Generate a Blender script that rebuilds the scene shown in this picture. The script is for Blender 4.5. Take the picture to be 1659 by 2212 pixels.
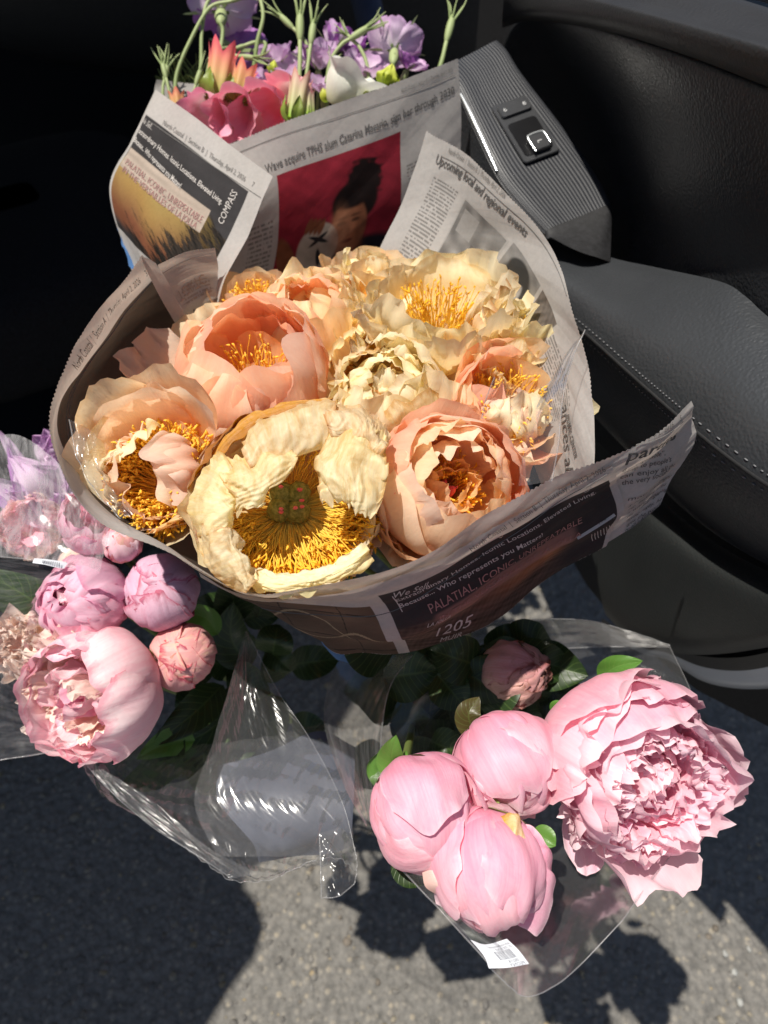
import bpy, math, random
import numpy as np
from mathutils import Matrix, Vector

for _o in list(bpy.data.objects):
    bpy.data.objects.remove(_o)
SC = bpy.context.scene
COL = SC.collection
R = math.radians

# ---------------------------------------------------------------- camera
CAM_H = 1.35
PITCH = R(50)
cam_d = bpy.data.cameras.new("camera")
cam = bpy.data.objects.new("camera", cam_d)
COL.objects.link(cam)
cam.location = (0, 0, CAM_H)
cam.rotation_euler = (R(90) - PITCH, 0, 0)
cam_d.sensor_fit = 'HORIZONTAL'
cam_d.sensor_width = 36
cam_d.lens = 36
cam_d.clip_start = 0.02
cam_d.clip_end = 500
cam_d.dof.use_dof = True
cam_d.dof.focus_distance = 0.47
cam_d.dof.aperture_fstop = 11
SC.camera = cam

# ---------------------------------------------------------------- sky and sun
SUN_DIR = Vector((-0.27, -0.03, 1.0)).normalized()      # towards the sun
wd = bpy.data.worlds.new("World")
SC.world = wd
wd.use_nodes = True
_n = wd.node_tree.nodes
_sky = _n.new('ShaderNodeTexSky')
_sky.sky_type = 'NISHITA'
_sky.sun_disc = False
_sky.sun_elevation = math.asin(SUN_DIR.z)
_sky.sun_rotation = math.atan2(SUN_DIR.x, SUN_DIR.y)
_bg = _n['Background']
_bg.inputs[1].default_value = 0.062
wd.node_tree.links.new(_sky.outputs[0], _bg.inputs[0])
sl = bpy.data.lights.new("sun", 'SUN')
sl.energy = 5.0
sl.angle = R(0.55)
sl.color = (1.0, 0.945, 0.85)
so = bpy.data.objects.new("sun", sl)
COL.objects.link(so)
so.location = (-1, 0, 4)
so.rotation_euler = SUN_DIR.to_track_quat('Z', 'Y').to_euler()
SC.view_settings.view_transform = 'Standard'
SC.view_settings.look = 'None'
SC.view_settings.exposure = 0.40
SC.view_settings.gamma = 1
SC.cycles.use_denoising = True
SC.cycles.max_bounces = 12
SC.cycles.diffuse_bounces = 7
SC.cycles.transmission_bounces = 8
SC.cycles.transparent_max_bounces = 24
SC.cycles.sample_clamp_indirect = 6

# ---------------------------------------------------------------- picture to place
CP = np.array([0, 0, CAM_H])
FW = np.array([0, math.cos(PITCH), -math.sin(PITCH)])
UP = np.array([0, math.sin(PITCH), math.cos(PITCH)])
RT = np.array([1.0, 0, 0])


def ray(px, py):
    return FW + RT * ((px - 829.5) / 1659.0) + UP * ((1106 - py) / 1659.0)


def P(px, py, d):
    """world point seen at (px,py) [1659 px frame], d metres along the view axis"""
    return CP + d * ray(px, py)


def PH(px, py, h):
    """world point seen at (px,py), h metres below the camera"""
    r = ray(px, py)
    return CP + r * (h / -r[2])


def proj(V):
    q = np.asarray(V) - CP
    d = q @ FW
    return 829.5 + 1659 * (q @ RT) / d, 1106 - 1659 * (q @ UP) / d, d


def ax(r, u, f):
    v = RT * r + UP * u - FW * f
    return v / np.linalg.norm(v)


def nrm(v):
    v = np.asarray(v, float)
    return v / (np.linalg.norm(v) + 1e-12)


# ---------------------------------------------------------------- noise
def fn(seed, f=1.0, n=7, d=2):
    rs = np.random.RandomState(seed % (2 ** 31))
    K = rs.normal(size=(n, d)) * f * 2.2
    ph = rs.uniform(0, 6.283, n)

    def g(*a):
        o = 0
        for i in range(n):
            t = ph[i]
            for j in range(d):
                t = t + K[i, j] * a[j]
            o = o + np.sin(t)
        return o / math.sqrt(n)
    return g


def rfn(seed, f=1.0, n=5, d=2):
    """ridged noise: sharp creases"""
    rs = np.random.RandomState((seed * 7 + 3) % (2 ** 31))
    K = rs.normal(size=(n, d)) * f * 2.2
    ph = rs.uniform(0, 6.283, n)

    def g(*a):
        o = 0
        for i in range(n):
            t = ph[i]
            for j in range(d):
                t = t + K[i, j] * a[j]
            o = o + (np.abs(np.mod(t / 3.1416, 2) - 1) - .5) * 2
        return o / n
    return g


# ---------------------------------------------------------------- objects
MAT4 = {}


def tag(o, label=None, cat=None, group=None, kind=None):
    if label: o['label'] = label
    if cat: o['category'] = cat
    if group: o['group'] = group
    if kind: o['kind'] = kind
    return o


def thing(name, label, cat, loc, axis=None, group=None, spin=0.0):
    o = bpy.data.objects.new(name, None)
    COL.objects.link(o)
    o.empty_display_size = .02
    M = np.eye(4)
    if axis is not None:
        z = nrm(axis)
        y = nrm(UP - z * (UP @ z)) if abs(UP @ z) < .95 else nrm(np.array([0, 0, 1.]) - z * z[2])
        x = np.cross(y, z)
        c, s = math.cos(spin), math.sin(spin)
        M[:3, 0] = x * c + y * s
        M[:3, 1] = -x * s + y * c
        M[:3, 2] = z
    M[:3, 3] = loc
    o.matrix_world = Matrix(M.tolist())
    MAT4[o] = M
    return tag(o, label, cat, group)


def mk(name, V, F, mat, parent=None, world=True, uv=None, col=None, smooth=True, quads=None, kind=None):
    """one mesh object. world: V in world space (converted to the parent's space)"""
    V = np.asarray(V, float).reshape(-1, 3)
    top = parent
    if parent is not None and world:
        M = MAT4.get(parent)
        if M is not None:
            V = (V - M[:3, 3]) @ M[:3, :3]
    me = bpy.data.meshes.new(name)
    if quads is not None:
        Q = np.asarray(quads, np.int32)
        nq, k = Q.shape
        me.vertices.add(len(V))
        me.vertices.foreach_set('co', V.astype(np.float32).ravel())
        me.loops.add(nq * k)
        me.loops.foreach_set('vertex_index', Q.ravel())
        me.polygons.add(nq)
        me.polygons.foreach_set('loop_start', np.arange(0, nq * k, k, dtype=np.int32))
        me.polygons.foreach_set('loop_total', np.full(nq, k, np.int32))
        me.update(calc_edges=True)
        me.validate()
    else:
        me.from_pydata(V.tolist(), [], F)
        me.update()
    if uv is not None and len(me.loops):
        L = np.zeros(len(me.loops), np.int32)
        me.loops.foreach_get('vertex_index', L)
        ul = me.uv_layers.new(name='UVMap')
        ul.data.foreach_set('uv', np.asarray(uv, np.float32).reshape(-1, 2)[L].ravel())
    if col is not None:
        ca = me.color_attributes.new('Col', 'FLOAT_COLOR', 'POINT')
        c4 = np.ones((len(V), 4), np.float32)
        c4[:, :3] = np.asarray(col).reshape(-1, 3)
        ca.data.foreach_set('color', c4.ravel())
    if smooth:
        me.polygons.foreach_set('use_smooth', np.ones(len(me.polygons), bool))
    if mat is not None:
        me.materials.append(mat)
    o = bpy.data.objects.new(name, me)
    COL.objects.link(o)
    if parent is not None:
        o.parent = parent
        MAT4[o] = MAT4.get(parent, np.eye(4))
    if kind: o['kind'] = kind
    return o


_QC = {}


def quads(nu, nv, close=False):
    k = (nu, nv, close)
    if k not in _QC:
        i, j = np.meshgrid(np.arange(nu - 1), np.arange(nv if close else nv - 1), indexing='ij')
        j2 = (j + 1) % nv
        _QC[k] = np.stack([i * nv + j, (i + 1) * nv + j, (i + 1) * nv + j2, i * nv + j2], -1).reshape(-1, 4)
    return _QC[k]


def gridobj(name, V, mat, parent=None, world=True, uv=None, col=None, kind=None, smooth=True):
    nu, nv = V.shape[:2]
    if uv is None:
        a, b = np.meshgrid(np.linspace(0, 1, nu), np.linspace(0, 1, nv), indexing='ij')
        uv = np.stack([a, b], -1)
    return mk(name, V, None, mat, parent, world, uv, col, smooth, quads(nu, nv), kind)


def crom(pts, t):
    """Catmull-Rom through pts (n,3), t in 0..n-1"""
    p = np.asarray(pts, float)
    n = len(p)
    t = np.clip(np.asarray(t, float), 0, n - 1 - 1e-9)
    i = t.astype(int)
    f = (t - i)[..., None]
    p0 = np.where((i > 0)[..., None], p[np.maximum(i - 1, 0)], 2 * p[0] - p[min(1, n - 1)])
    p1 = p[i]
    p2 = p[np.minimum(i + 1, n - 1)]
    p3 = np.where((i + 2 < n)[..., None], p[np.minimum(i + 2, n - 1)], 2 * p[n - 1] - p[max(n - 2, 0)])
    return .5 * (2 * p1 + (p2 - p0) * f + (2 * p0 - 5 * p1 + 4 * p2 - p3) * f ** 2 + (3 * p1 - p0 - 3 * p2 + p3) * f ** 3)


class Loft:
    """surface through K curves of N points; u runs along the curves by length of curve `ref`, v across"""

    def __init__(self, curves, ref=0, lin=False):
        self.c = [np.asarray(c, float) for c in curves]
        self.n = len(self.c[0])
        self.lin = lin
        tt = np.linspace(0, self.n - 1, 400)
        q = crom(self.c[ref], tt)
        L = np.concatenate([[0], np.cumsum(np.linalg.norm(np.diff(q, axis=0), axis=1))])
        self.len = L[-1]
        self.tt, self.L = tt, L / L[-1]

    def __call__(self, u, v):
        u = np.asarray(u, float)
        v = np.asarray(v, float)
        u, v = np.broadcast_arrays(u, v)
        t = np.interp(u, self.L, self.tt)
        C = np.stack([crom(c, t) for c in self.c], 0)
        K = len(self.c)
        w = np.clip(v, 0, 1) * (K - 1)
        if K == 2 or self.lin:
            i = np.minimum(w.astype(int), K - 2)
            f = (w - i)[..., None]
            g = np.take_along_axis
            a = np.choose(i[..., None] * np.ones(3, int), C) if K <= 32 else None
            b = np.choose((i + 1)[..., None] * np.ones(3, int), C)
            return a * (1 - f) + b * f
        i = np.minimum(w.astype(int), K - 2)
        f = (w - i)[..., None]
        one = np.ones(3, int)
        ch = lambda k: np.choose(k[..., None] * one, C)
        p1, p2 = ch(i), ch(i + 1)
        p0 = np.where((i > 0)[..., None], ch(np.maximum(i - 1, 0)), 2 * p1 - p2)
        p3 = np.where((i + 2 < K)[..., None], ch(np.minimum(i + 2, K - 1)), 2 * p2 - p1)
        return .5 * (2 * p1 + (p2 - p0) * f + (2 * p0 - 5 * p1 + 4 * p2 - p3) * f ** 2 + (3 * p1 - p0 - 3 * p2 + p3) * f ** 3)

    def grid(self, nu, nv, u0=0, u1=1, v0=0, v1=1):
        a, b = np.meshgrid(np.linspace(u0, u1, nu), np.linspace(v0, v1, nv), indexing='ij')
        return self(a, b), a, b

    def pick(self, px, py):
        """(u,v) of the surface point seen at a pixel"""
        if not hasattr(self, '_pk'):
            G, a, b = self.grid(240, 120)
            X, Y, D = proj(G)
            self._pk = (X, Y, a, b)
        X, Y, a, b = self._pk
        k = np.argmin((X - px) ** 2 + (Y - py) ** 2)
        u, v = a.ravel()[k], b.ravel()[k]
        for st in (.004, .0012, .0004):
            du, dv = np.meshgrid(np.linspace(-st, st, 7), np.linspace(-st * 2, st * 2, 7), indexing='ij')
            uu, vv = np.clip(u + du, 0, 1), np.clip(v + dv, 0, 1)
            x, y, _ = proj(self(uu, vv))
            k = np.argmin((x - px) ** 2 + (y - py) ** 2)
            u, v = uu.ravel()[k], vv.ravel()[k]
        return u, v


def normals(V):
    du = np.gradient(V, axis=0)
    dv = np.gradient(V, axis=1)
    n = np.cross(du, dv)
    return n / (np.linalg.norm(n, axis=-1, keepdims=True) + 1e-12)


def tube(pts, rad, ns=8, nseg=None):
    pts = np.asarray(pts, float)
    nseg = nseg or (len(pts) * 5)
    t = np.linspace(0, len(pts) - 1, nseg)
    C = crom(pts, t)
    if np.isscalar(rad):
        r = np.full(nseg, rad)
    else:
        r = np.interp(t, np.linspace(0, len(pts) - 1, len(rad)), rad)
    T = np.gradient(C, axis=0)
    T /= np.linalg.norm(T, axis=1, keepdims=True) + 1e-12
    a = np.array([.3, .5, .81])
    N = np.cross(T, a)
    N /= np.linalg.norm(N, axis=1, keepdims=True) + 1e-12
    B = np.cross(T, N)
    th = np.arange(ns) * 2 * math.pi / ns
    V = C[:, None] + r[:, None, None] * (N[:, None] * np.cos(th)[None, :, None] + B[:, None] * np.sin(th)[None, :, None])
    Q = quads(nseg, ns, True)
    uv = np.stack(np.meshgrid(np.linspace(0, 1, nseg), np.linspace(0, 1, ns), indexing='ij'), -1)
    return V.reshape(-1, 3), Q, uv.reshape(-1, 2)


class Bag:
    """collects quad pieces into one mesh"""

    def __init__(self):
        self.V, self.Q, self.U, self.n = [], [], [], 0

    def add(self, V, Q, uv=None):
        V = np.asarray(V).reshape(-1, 3)
        self.V.append(V)
        self.Q.append(np.asarray(Q) + self.n)
        self.U.append(np.zeros((len(V), 2)) if uv is None else np.asarray(uv).reshape(-1, 2))
        self.n += len(V)

    def obj(self, name, mat, parent=None, world=True, kind=None, smooth=True):
        return mk(name, np.concatenate(self.V), None, mat, parent, world, np.concatenate(self.U), None, smooth,
                  np.concatenate(self.Q), kind)


def ell(c, ex, ey, ez, n=10, m=8):
    """ellipsoid with half axes given as vectors"""
    a = np.linspace(0.02, math.pi - .02, n)[:, None]
    b = (np.arange(m) * 2 * math.pi / m)[None]
    V = (np.asarray(c) + (np.sin(a) * np.cos(b))[..., None] * np.asarray(ex) + (np.sin(a) * np.sin(b))[..., None] * np.asarray(ey)
         + (np.cos(a) * np.ones_like(b))[..., None] * np.asarray(ez))
    return V.reshape(-1, 3), quads(n, m, True)


def rbox(o, ex, ey, ez, w, l, h, r, n=6):
    """rounded plate: outline w x l with corner radius r, height h along ez with a bevelled top; returns V, list of faces"""
    pts = []
    for cx, cy, a0 in ((w / 2 - r, l / 2 - r, 0), (-w / 2 + r, l / 2 - r, 90), (-w / 2 + r, -l / 2 + r, 180), (w / 2 - r, -l / 2 + r, 270)):
        for k in range(n + 1):
            a = R(a0 + 90 * k / n)
            pts.append((cx + r * math.cos(a), cy + r * math.sin(a)))
    pts = np.array(pts)
    b = min(h * .35, r * .6, .0012)
    c = np.array([0, 0])
    rings = [(1, 0), (1, h - b), (None, h)]
    V = []
    for k, (s, z) in enumerate(rings):
        q = pts if s else pts - b * pts / (np.linalg.norm(pts, axis=1, keepdims=True))
        V.append(o + q[:, :1] * ex + q[:, 1:] * ey + z * ez)
    m = len(pts)
    F = []
    for k in range(2):
        for i in range(m):
            j = (i + 1) % m
            F.append((k * m + i, k * m + j, (k + 1) * m + j, (k + 1) * m + i))
    F.append(tuple(range(2 * m, 3 * m)))
    F.append(tuple(range(m - 1, -1, -1)))
    return np.concatenate(V), F
# ---------------------------------------------------------------- materials
def S(r, g, b):
    """sRGB 0-255 to linear"""
    f = lambda c: (c / 255 / 12.92) if c <= 10 else ((c / 255 + .055) / 1.055) ** 2.4
    return (f(r), f(g), f(b), 1)


class NT:
    def __init__(self, name):
        self.m = bpy.data.materials.new(name)
        self.m.use_nodes = True
        self.t = self.m.node_tree
        self.t.nodes.clear()
        self.out = self.n('OutputMaterial')

    def n(self, ty, **k):
        x = self.t.nodes.new('ShaderNode' + ty)
        for a, b in k.items():
            if a.startswith('i_'):
                x.inputs[a[2:].replace('_', ' ')].default_value = b
            else:
                setattr(x, a, b)
        return x

    def l(self, a, b):
        self.t.links.new(a, b)

    def val(self, inp, x):
        if hasattr(x, 'is_output') or hasattr(x, 'links'):
            self.l(x, inp)
        else:
            inp.default_value = x

    def math(self, op, a, b=0.0, clamp=False):
        x = self.n('Math', operation=op, use_clamp=clamp)
        self.val(x.inputs[0], a)
        self.val(x.inputs[1], b)
        return x.outputs[0]

    def ramp(self, fac, stops, interp='LINEAR'):
        x = self.n('ValToRGB')
        x.color_ramp.interpolation = interp
        e = x.color_ramp.elements
        while len(e) < len(stops):
            e.new(.5)
        for q, (p, c) in zip(e, stops):
            q.position = p
            q.color = c if len(c) == 4 else (*c, 1)
        self.l(fac, x.inputs[0])
        return x.outputs[0]

    def mix(self, fac, a, b, mode='MIX'):
        x = self.n('Mix', data_type='RGBA', blend_type=mode)
        self.val(x.inputs[0], fac)
        self.val(x.inputs[6], a)
        self.val(x.inputs[7], b)
        return x.outputs[2]

    def noise(self, scale, detail=3, vec=None, rough=.5, dist=0):
        x = self.n('TexNoise')
        x.inputs['Scale'].default_value = scale
        x.inputs['Detail'].default_value = detail
        x.inputs['Roughness'].default_value = rough
        x.inputs['Distortion'].default_value = dist
        if vec is not None:
            self.l(vec, x.inputs['Vector'])
        return x.outputs[0]

    def coord(self, which='Object', scale=None):
        x = self.n('TexCoord').outputs[which]
        if scale is not None:
            m = self.n('Mapping')
            m.inputs['Scale'].default_value = scale
            self.l(x, m.inputs[0])
            x = m.outputs[0]
        return x

    def bump(self, h, strength=.3, dist=.001):
        x = self.n('Bump')
        x.inputs['Strength'].default_value = strength
        x.inputs['Distance'].default_value = dist
        self.l(h, x.inputs['Height'])
        return x.outputs[0]

    def pbsdf(self, col, rough=.5, spec=.5, normal=None, **k):
        x = self.n('BsdfPrincipled')
        self.val(x.inputs['Base Color'], col)
        self.val(x.inputs['Roughness'], rough)
        x.inputs['Specular IOR Level'].default_value = spec
        for a, b in k.items():
            self.val(x.inputs[a.replace('_', ' ')], b)
        if normal is not None:
            self.l(normal, x.inputs['Normal'])
        return x.outputs[0]

    def mixs(self, fac, a, b):
        x = self.n('MixShader')
        self.val(x.inputs[0], fac)
        self.l(a, x.inputs[1])
        self.l(b, x.inputs[2])
        return x.outputs[0]

    def done(self, sh):
        self.l(sh, self.out.inputs[0])
        return self.m


def petal_mat(name, base, mid, tip, edge=None, edge_amt=0.0, stain=None, stain_amt=0.0, transl=.56, veins=.16, rough=.5, stain_scale=6, pos=(.05, .45, .95), vary=.1, stain_lo=.5):
    """petal tissue: colour runs from claw to tip, long veins, optional aged edge and stains"""
    t = NT(name)
    uvn = t.coord('UV')
    sep = t.n('SeparateXYZ')
    t.l(uvn, sep.inputs[0])
    u, s = sep.outputs[0], sep.outputs[1]
    info = t.n('ObjectInfo')
    rnd = info.outputs['Random']
    off = t.n('CombineXYZ')
    t.l(t.math('MULTIPLY', rnd, 37.0), off.inputs[0])
    t.l(t.math('MULTIPLY', rnd, 91.0), off.inputs[1])
    add = t.n('VectorMath', operation='ADD')
    t.l(uvn, add.inputs[0])
    t.l(off.outputs[0], add.inputs[1])
    mp = t.n('Mapping')
    mp.inputs['Scale'].default_value = (2.2, 34, 1)
    t.l(add.outputs[0], mp.inputs[0])
    vein = t.noise(1.0, 4, mp.outputs[0], .65, .4)
    blot = t.noise(3.0, 4, add.outputs[0], .6)
    uu = t.math('ADD', u, t.math('MULTIPLY', t.math('SUBTRACT', blot, .5), .35))
    col = t.ramp(uu, [(pos[0], base), (pos[1], mid), (pos[2], tip)])
    # long veins
    dark = t.n('HueSaturation')
    dark.inputs['Saturation'].default_value = 1.3
    dark.inputs['Value'].default_value = .93
    t.l(col, dark.inputs['Color'])
    vf = t.ramp(vein, [(.4, (0, 0, 0)), (.72, (1, 1, 1))])
    col = t.mix(t.math('MULTIPLY', vf, veins * 2.2, True), col, dark.outputs[0])
    if edge is not None:
        se = t.math('ABSOLUTE', t.math('SUBTRACT', t.math('MULTIPLY', s, 2.0), 1.0))
        e = t.math('MAXIMUM', t.math('POWER', se, 5.0), t.math('POWER', u, 7.0))
        en = t.noise(9.0, 5, add.outputs[0], .7, .6)
        e = t.math('ADD', e, t.math('MULTIPLY', t.math('SUBTRACT', en, .5), 1.1))
        ef = t.ramp(e, [(.62, (0, 0, 0)), (.95, (1, 1, 1))])
        col = t.mix(t.math('MULTIPLY', ef, edge_amt, True), col, edge)
    if stain is not None:
        sn = t.noise(stain_scale, 6, add.outputs[0], .68, .8)
        sf = t.ramp(sn, [(stain_lo, (0, 0, 0)), (stain_lo + .18, (1, 1, 1))])
        col = t.mix(t.math('MULTIPLY', sf, stain_amt, True), col, stain)
    hs = t.n('HueSaturation')
    t.l(t.math('ADD', 1 - vary, t.math('MULTIPLY', rnd, vary * 1.6)), hs.inputs['Value'])
    t.l(t.math('ADD', .488, t.math('MULTIPLY', rnd, .024)), hs.inputs['Hue'])
    t.l(col, hs.inputs['Color'])
    col = hs.outputs[0]
    hgt = t.math('ADD', t.math('MULTIPLY', vein, .6), t.math('MULTIPLY', t.noise(26, 3, add.outputs[0]), .5))
    nb = t.bump(hgt, .35, .0012)
    p = t.pbsdf(col, rough, .28, nb, Sheen_Weight=.08)
    tr = t.n('BsdfTranslucent')
    sat = t.n('HueSaturation')
    sat.inputs['Saturation'].default_value = 1.22
    sat.inputs['Value'].default_value = 1.06
    t.l(col, sat.inputs['Color'])
    t.l(sat.outputs[0], tr.inputs[0])
    t.l(nb, tr.inputs['Normal'])
    return t.done(t.mixs(transl, p, tr.outputs[0]))


def simple_mat(name, a, b, scale=40, rough=.5, spec=.4, bump=.2, bdist=.001, transl=0, **k):
    t = NT(name)
    n = t.noise(scale, 5, t.coord('Object'), .6)
    col = t.mix(t.ramp(n, [(.35, (0, 0, 0)), (.65, (1, 1, 1))]), a, b)
    nb = t.bump(n, bump, bdist)
    p = t.pbsdf(col, rough, spec, nb, **k)
    if transl:
        tr = t.n('BsdfTranslucent')
        t.l(col, tr.inputs[0])
        p = t.mixs(transl, p, tr.outputs[0])
    return t.done(p)


def grad_mat(name, stops, rough=.5, transl=.25, spec=.35):
    """colour along the first UV axis (stems, filaments, sepals)"""
    t = NT(name)
    sep = t.n('SeparateXYZ')
    t.l(t.coord('UV'), sep.inputs[0])
    n = t.noise(60, 3, t.coord('Object'))
    f = t.math('ADD', sep.outputs[0], t.math('MULTIPLY', t.math('SUBTRACT', n, .5), .18))
    col = t.ramp(f, stops)
    p = t.pbsdf(col, rough, spec)
    if transl:
        tr = t.n('BsdfTranslucent')
        t.l(col, tr.inputs[0])
        p = t.mixs(transl, p, tr.outputs[0])
    return t.done(p)


def leaf_mat(name, a, b, rough=.4):
    t = NT(name)
    uv = t.coord('UV')
    sep = t.n('SeparateXYZ')
    t.l(uv, sep.inputs[0])
    sp = t.math('ABSOLUTE', t.math('SUBTRACT', t.math('MULTIPLY', sep.outputs[1], 2.0), 1.0))
    w = t.math('SINE', t.math('MULTIPLY', t.math('SUBTRACT', sep.outputs[0], t.math('MULTIPLY', sp, .22)), 60.0))
    vv = t.ramp(w, [(.86, (0, 0, 0)), (1.0, (1, 1, 1))])
    rib = t.ramp(sp, [(.0, (1, 1, 1)), (.09, (0, 0, 0))])
    v = t.math('MAXIMUM', vv, rib)
    n = t.noise(30, 4, t.coord('Object'))
    col = t.mix(n, a, b)
    col = t.mix(t.math('MULTIPLY', v, .22), col, S(120, 145, 76))
    p = t.pbsdf(col, rough, .45, t.bump(v, .25, .0008))
    tr = t.n('BsdfTranslucent')
    t.l(col, tr.inputs[0])
    return t.done(t.mixs(.22, p, tr.outputs[0]))


def film_mat(name, haze=.05, rough=.1, gloss=.9, streak=None, tint=(1, 1, 1, 1)):
    """thin clear film: see-through, mirrors at a slant, faint milky haze, optional pale streaks"""
    t = NT(name)
    tp = t.n('BsdfTransparent')
    tp.inputs[0].default_value = tint
    gl = t.n('BsdfGlossy')
    gl.inputs['Roughness'].default_value = rough
    lw = t.n('Fresnel')
    lw.inputs['IOR'].default_value = 1.45
    f = t.math('MINIMUM', t.math('MULTIPLY', lw.outputs[0], gloss, True), .42)
    n = t.noise(25, 5, t.coord('Object'), .6)
    nb = t.bump(n, .12, .002)
    t.l(nb, gl.inputs['Normal'])
    a = t.mixs(f, tp.outputs[0], gl.outputs[0])
    df = t.n('BsdfDiffuse')
    df.inputs[0].default_value = (.8, .8, .82, 1)
    tl = t.n('BsdfTranslucent')
    tl.inputs[0].default_value = (.8, .8, .82, 1)
    hz = t.mixs(.5, df.outputs[0], tl.outputs[0])
    if streak:
        mp = t.n('Mapping')
        mp.inputs['Scale'].default_value = streak
        t.l(t.coord('UV'), mp.inputs[0])
        sn = t.noise(1.0, 6, mp.outputs[0], .75, .5)
        h = t.math('MULTIPLY', t.ramp(sn, [(.42, (.15, .15, .15)), (.75, (1, 1, 1))]), haze * 2.4)
    else:
        h = t.math('MULTIPLY', t.math('ADD', n, .5), haze)
    return t.done(t.mixs(h, a, hz))


def news_mat(name):
    t = NT(name)
    c = t.n('VertexColor')
    c.layer_name = 'Col'
    n = t.noise(260, 4, t.coord('Object'), .7)
    n2 = t.noise(14, 4, t.coord('Object'), .6)
    col = t.mix(.16, c.outputs[0], t.ramp(n, [(.3, (.2, .19, .18)), (.7, (1, .98, .95))]), 'MULTIPLY')
    col = t.mix(.12, col, t.ramp(n2, [(.3, (.55, .5, .45)), (.7, (1, 1, 1))]), 'MULTIPLY')
    nb = t.bump(t.math('ADD', t.math('MULTIPLY', n, .25), n2), .22, .003)
    p = t.pbsdf(col, .75, .2, nb)
    tr = t.n('BsdfTranslucent')
    wm = t.mix(1.0, col, (1, .90, .82, 1), 'MULTIPLY')
    t.l(wm, tr.inputs[0])
    return t.done(t.mixs(.44, p, tr.outputs[0]))


def ink_mat(name, c, rough=.7):
    t = NT(name)
    n = t.noise(400, 3, t.coord('Object'))
    col = t.mix(t.math('MULTIPLY', n, .3), c, (.4, .38, .36, 1))
    return t.done(t.pbsdf(col, rough, .2))


def leather_mat(name, base, scale=420, rough=.42, bump=.5):
    t = NT(name)
    v = t.n('TexVoronoi')
    v.feature = 'SMOOTH_F1'
    v.inputs['Scale'].default_value = scale
    t.l(t.coord('Object'), v.inputs['Vector'])
    n = t.noise(12, 4, t.coord('Object'))
    n3 = t.noise(160, 5, t.coord('Object'), .7)
    col = t.mix(n, base, tuple(min(1, c * 1.5) for c in base[:3]) + (1,))
    h = t.math('ADD', v.outputs['Distance'], t.math('MULTIPLY', n3, .5))
    r = t.math('ADD', rough - .08, t.math('MULTIPLY', n, .16))
    return t.done(t.pbsdf(col, r, .5, t.bump(h, bump, .0009)))
# ---------------------------------------------------------------- ground
def asphalt_mat():
    t = NT('asphalt')
    oc = t.coord('Object')
    n1 = t.noise(3.0, 4, oc)
    n2 = t.noise(55, 6, oc, .7)
    v = t.n('TexVoronoi')
    v.inputs['Scale'].default_value = 95
    t.l(oc, v.inputs['Vector'])
    v2 = t.n('TexVoronoi')
    v2.inputs['Scale'].default_value = 42
    t.l(oc, v2.inputs['Vector'])
    base = t.ramp(n2, [(.3, S(74, 73, 71)), (.7, S(124, 121, 116))])
    sep = t.n('SeparateColor')
    t.l(v.outputs['Color'], sep.inputs[0])
    st = t.ramp(sep.outputs[0], [(.0, S(108, 105, 101)), (.6, S(122, 118, 112)), (.85, S(140, 134, 124)), (1, S(158, 147, 128))])
    m = t.ramp(v.outputs['Distance'], [(.28, (1, 1, 1)), (.5, (0, 0, 0))])
    col = t.mix(t.math('MULTIPLY', m, .7), base, st)
    col = t.mix(t.math('MULTIPLY', n1, .35), col, S(108, 105, 100))
    h = t.math('ADD', t.math('MULTIPLY', v.outputs['Distance'], -.8), t.math('MULTIPLY', n2, .7))
    h = t.math('SUBTRACT', h, t.math('MULTIPLY', v2.outputs['Distance'], .5))
    return t.done(t.pbsdf(col, .85, .25, t.bump(h, .9, .006)))


gm = asphalt_mat()
g0 = 80.0
ground = mk('asphalt_ground', [(-g0, -g0, 0), (g0, -g0, 0), (g0, g0, 0), (-g0, g0, 0)], [(0, 1, 2, 3)], gm, smooth=False, kind='structure')


def stone_mat():
    t = NT('aggregate_stone')
    c = t.n('VertexColor')
    c.layer_name = 'Col'
    n = t.noise(120, 4, t.coord('Object'))
    col = t.mix(.35, c.outputs[0], t.ramp(n, [(.3, (.5, .5, .5)), (.7, (1, 1, 1))]), 'MULTIPLY')
    return t.done(t.pbsdf(col, .7, .3, t.bump(n, .5, .002)))


rs = np.random.RandomState(5)
pal = np.array([S(120, 116, 110)[:3], S(98, 95, 92)[:3], S(150, 140, 120)[:3], S(168, 148, 112)[:3], S(135, 132, 128)[:3], S(112, 100, 86)[:3]])
b_V, b_Q, b_C, cnt = [], [], [], 0
for i in range(4200):
    x, y = rs.uniform(-.85, .95), rs.uniform(.05, 1.0)
    r = .0018 + .0052 * rs.rand() ** 3.4
    e = rs.normal(size=(3, 3))
    V, Q = ell((0, 0, 0), (r * rs.uniform(.8, 1.4), 0, 0), (0, r * rs.uniform(.7, 1.1), 0), (0, 0, r * rs.uniform(.35, .6)), 5, 7)
    a = rs.uniform(0, 6.28)
    V = V * (1 + rs.uniform(-.22, .22, (len(V), 1)))
    V = np.stack([V[:, 0] * math.cos(a) - V[:, 1] * math.sin(a) + x, V[:, 0] * math.sin(a) + V[:, 1] * math.cos(a) + y, V[:, 2] + r * .02], -1)
    b_V.append(V)
    b_Q.append(Q + cnt)
    cnt += len(V)
    c = (pal[rs.choice(6, p=[.3, .27, .14, .07, .14, .08])] * .6 + np.array(S(112, 109, 104)[:3]) * .4) * rs.uniform(.75, 1.05)
    b_C.append(np.repeat(c[None], len(V), 0))
mk('asphalt_aggregate', np.concatenate(b_V), None, stone_mat(), None, True, None, np.concatenate(b_C), False, np.concatenate(b_Q), 'stuff')
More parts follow.
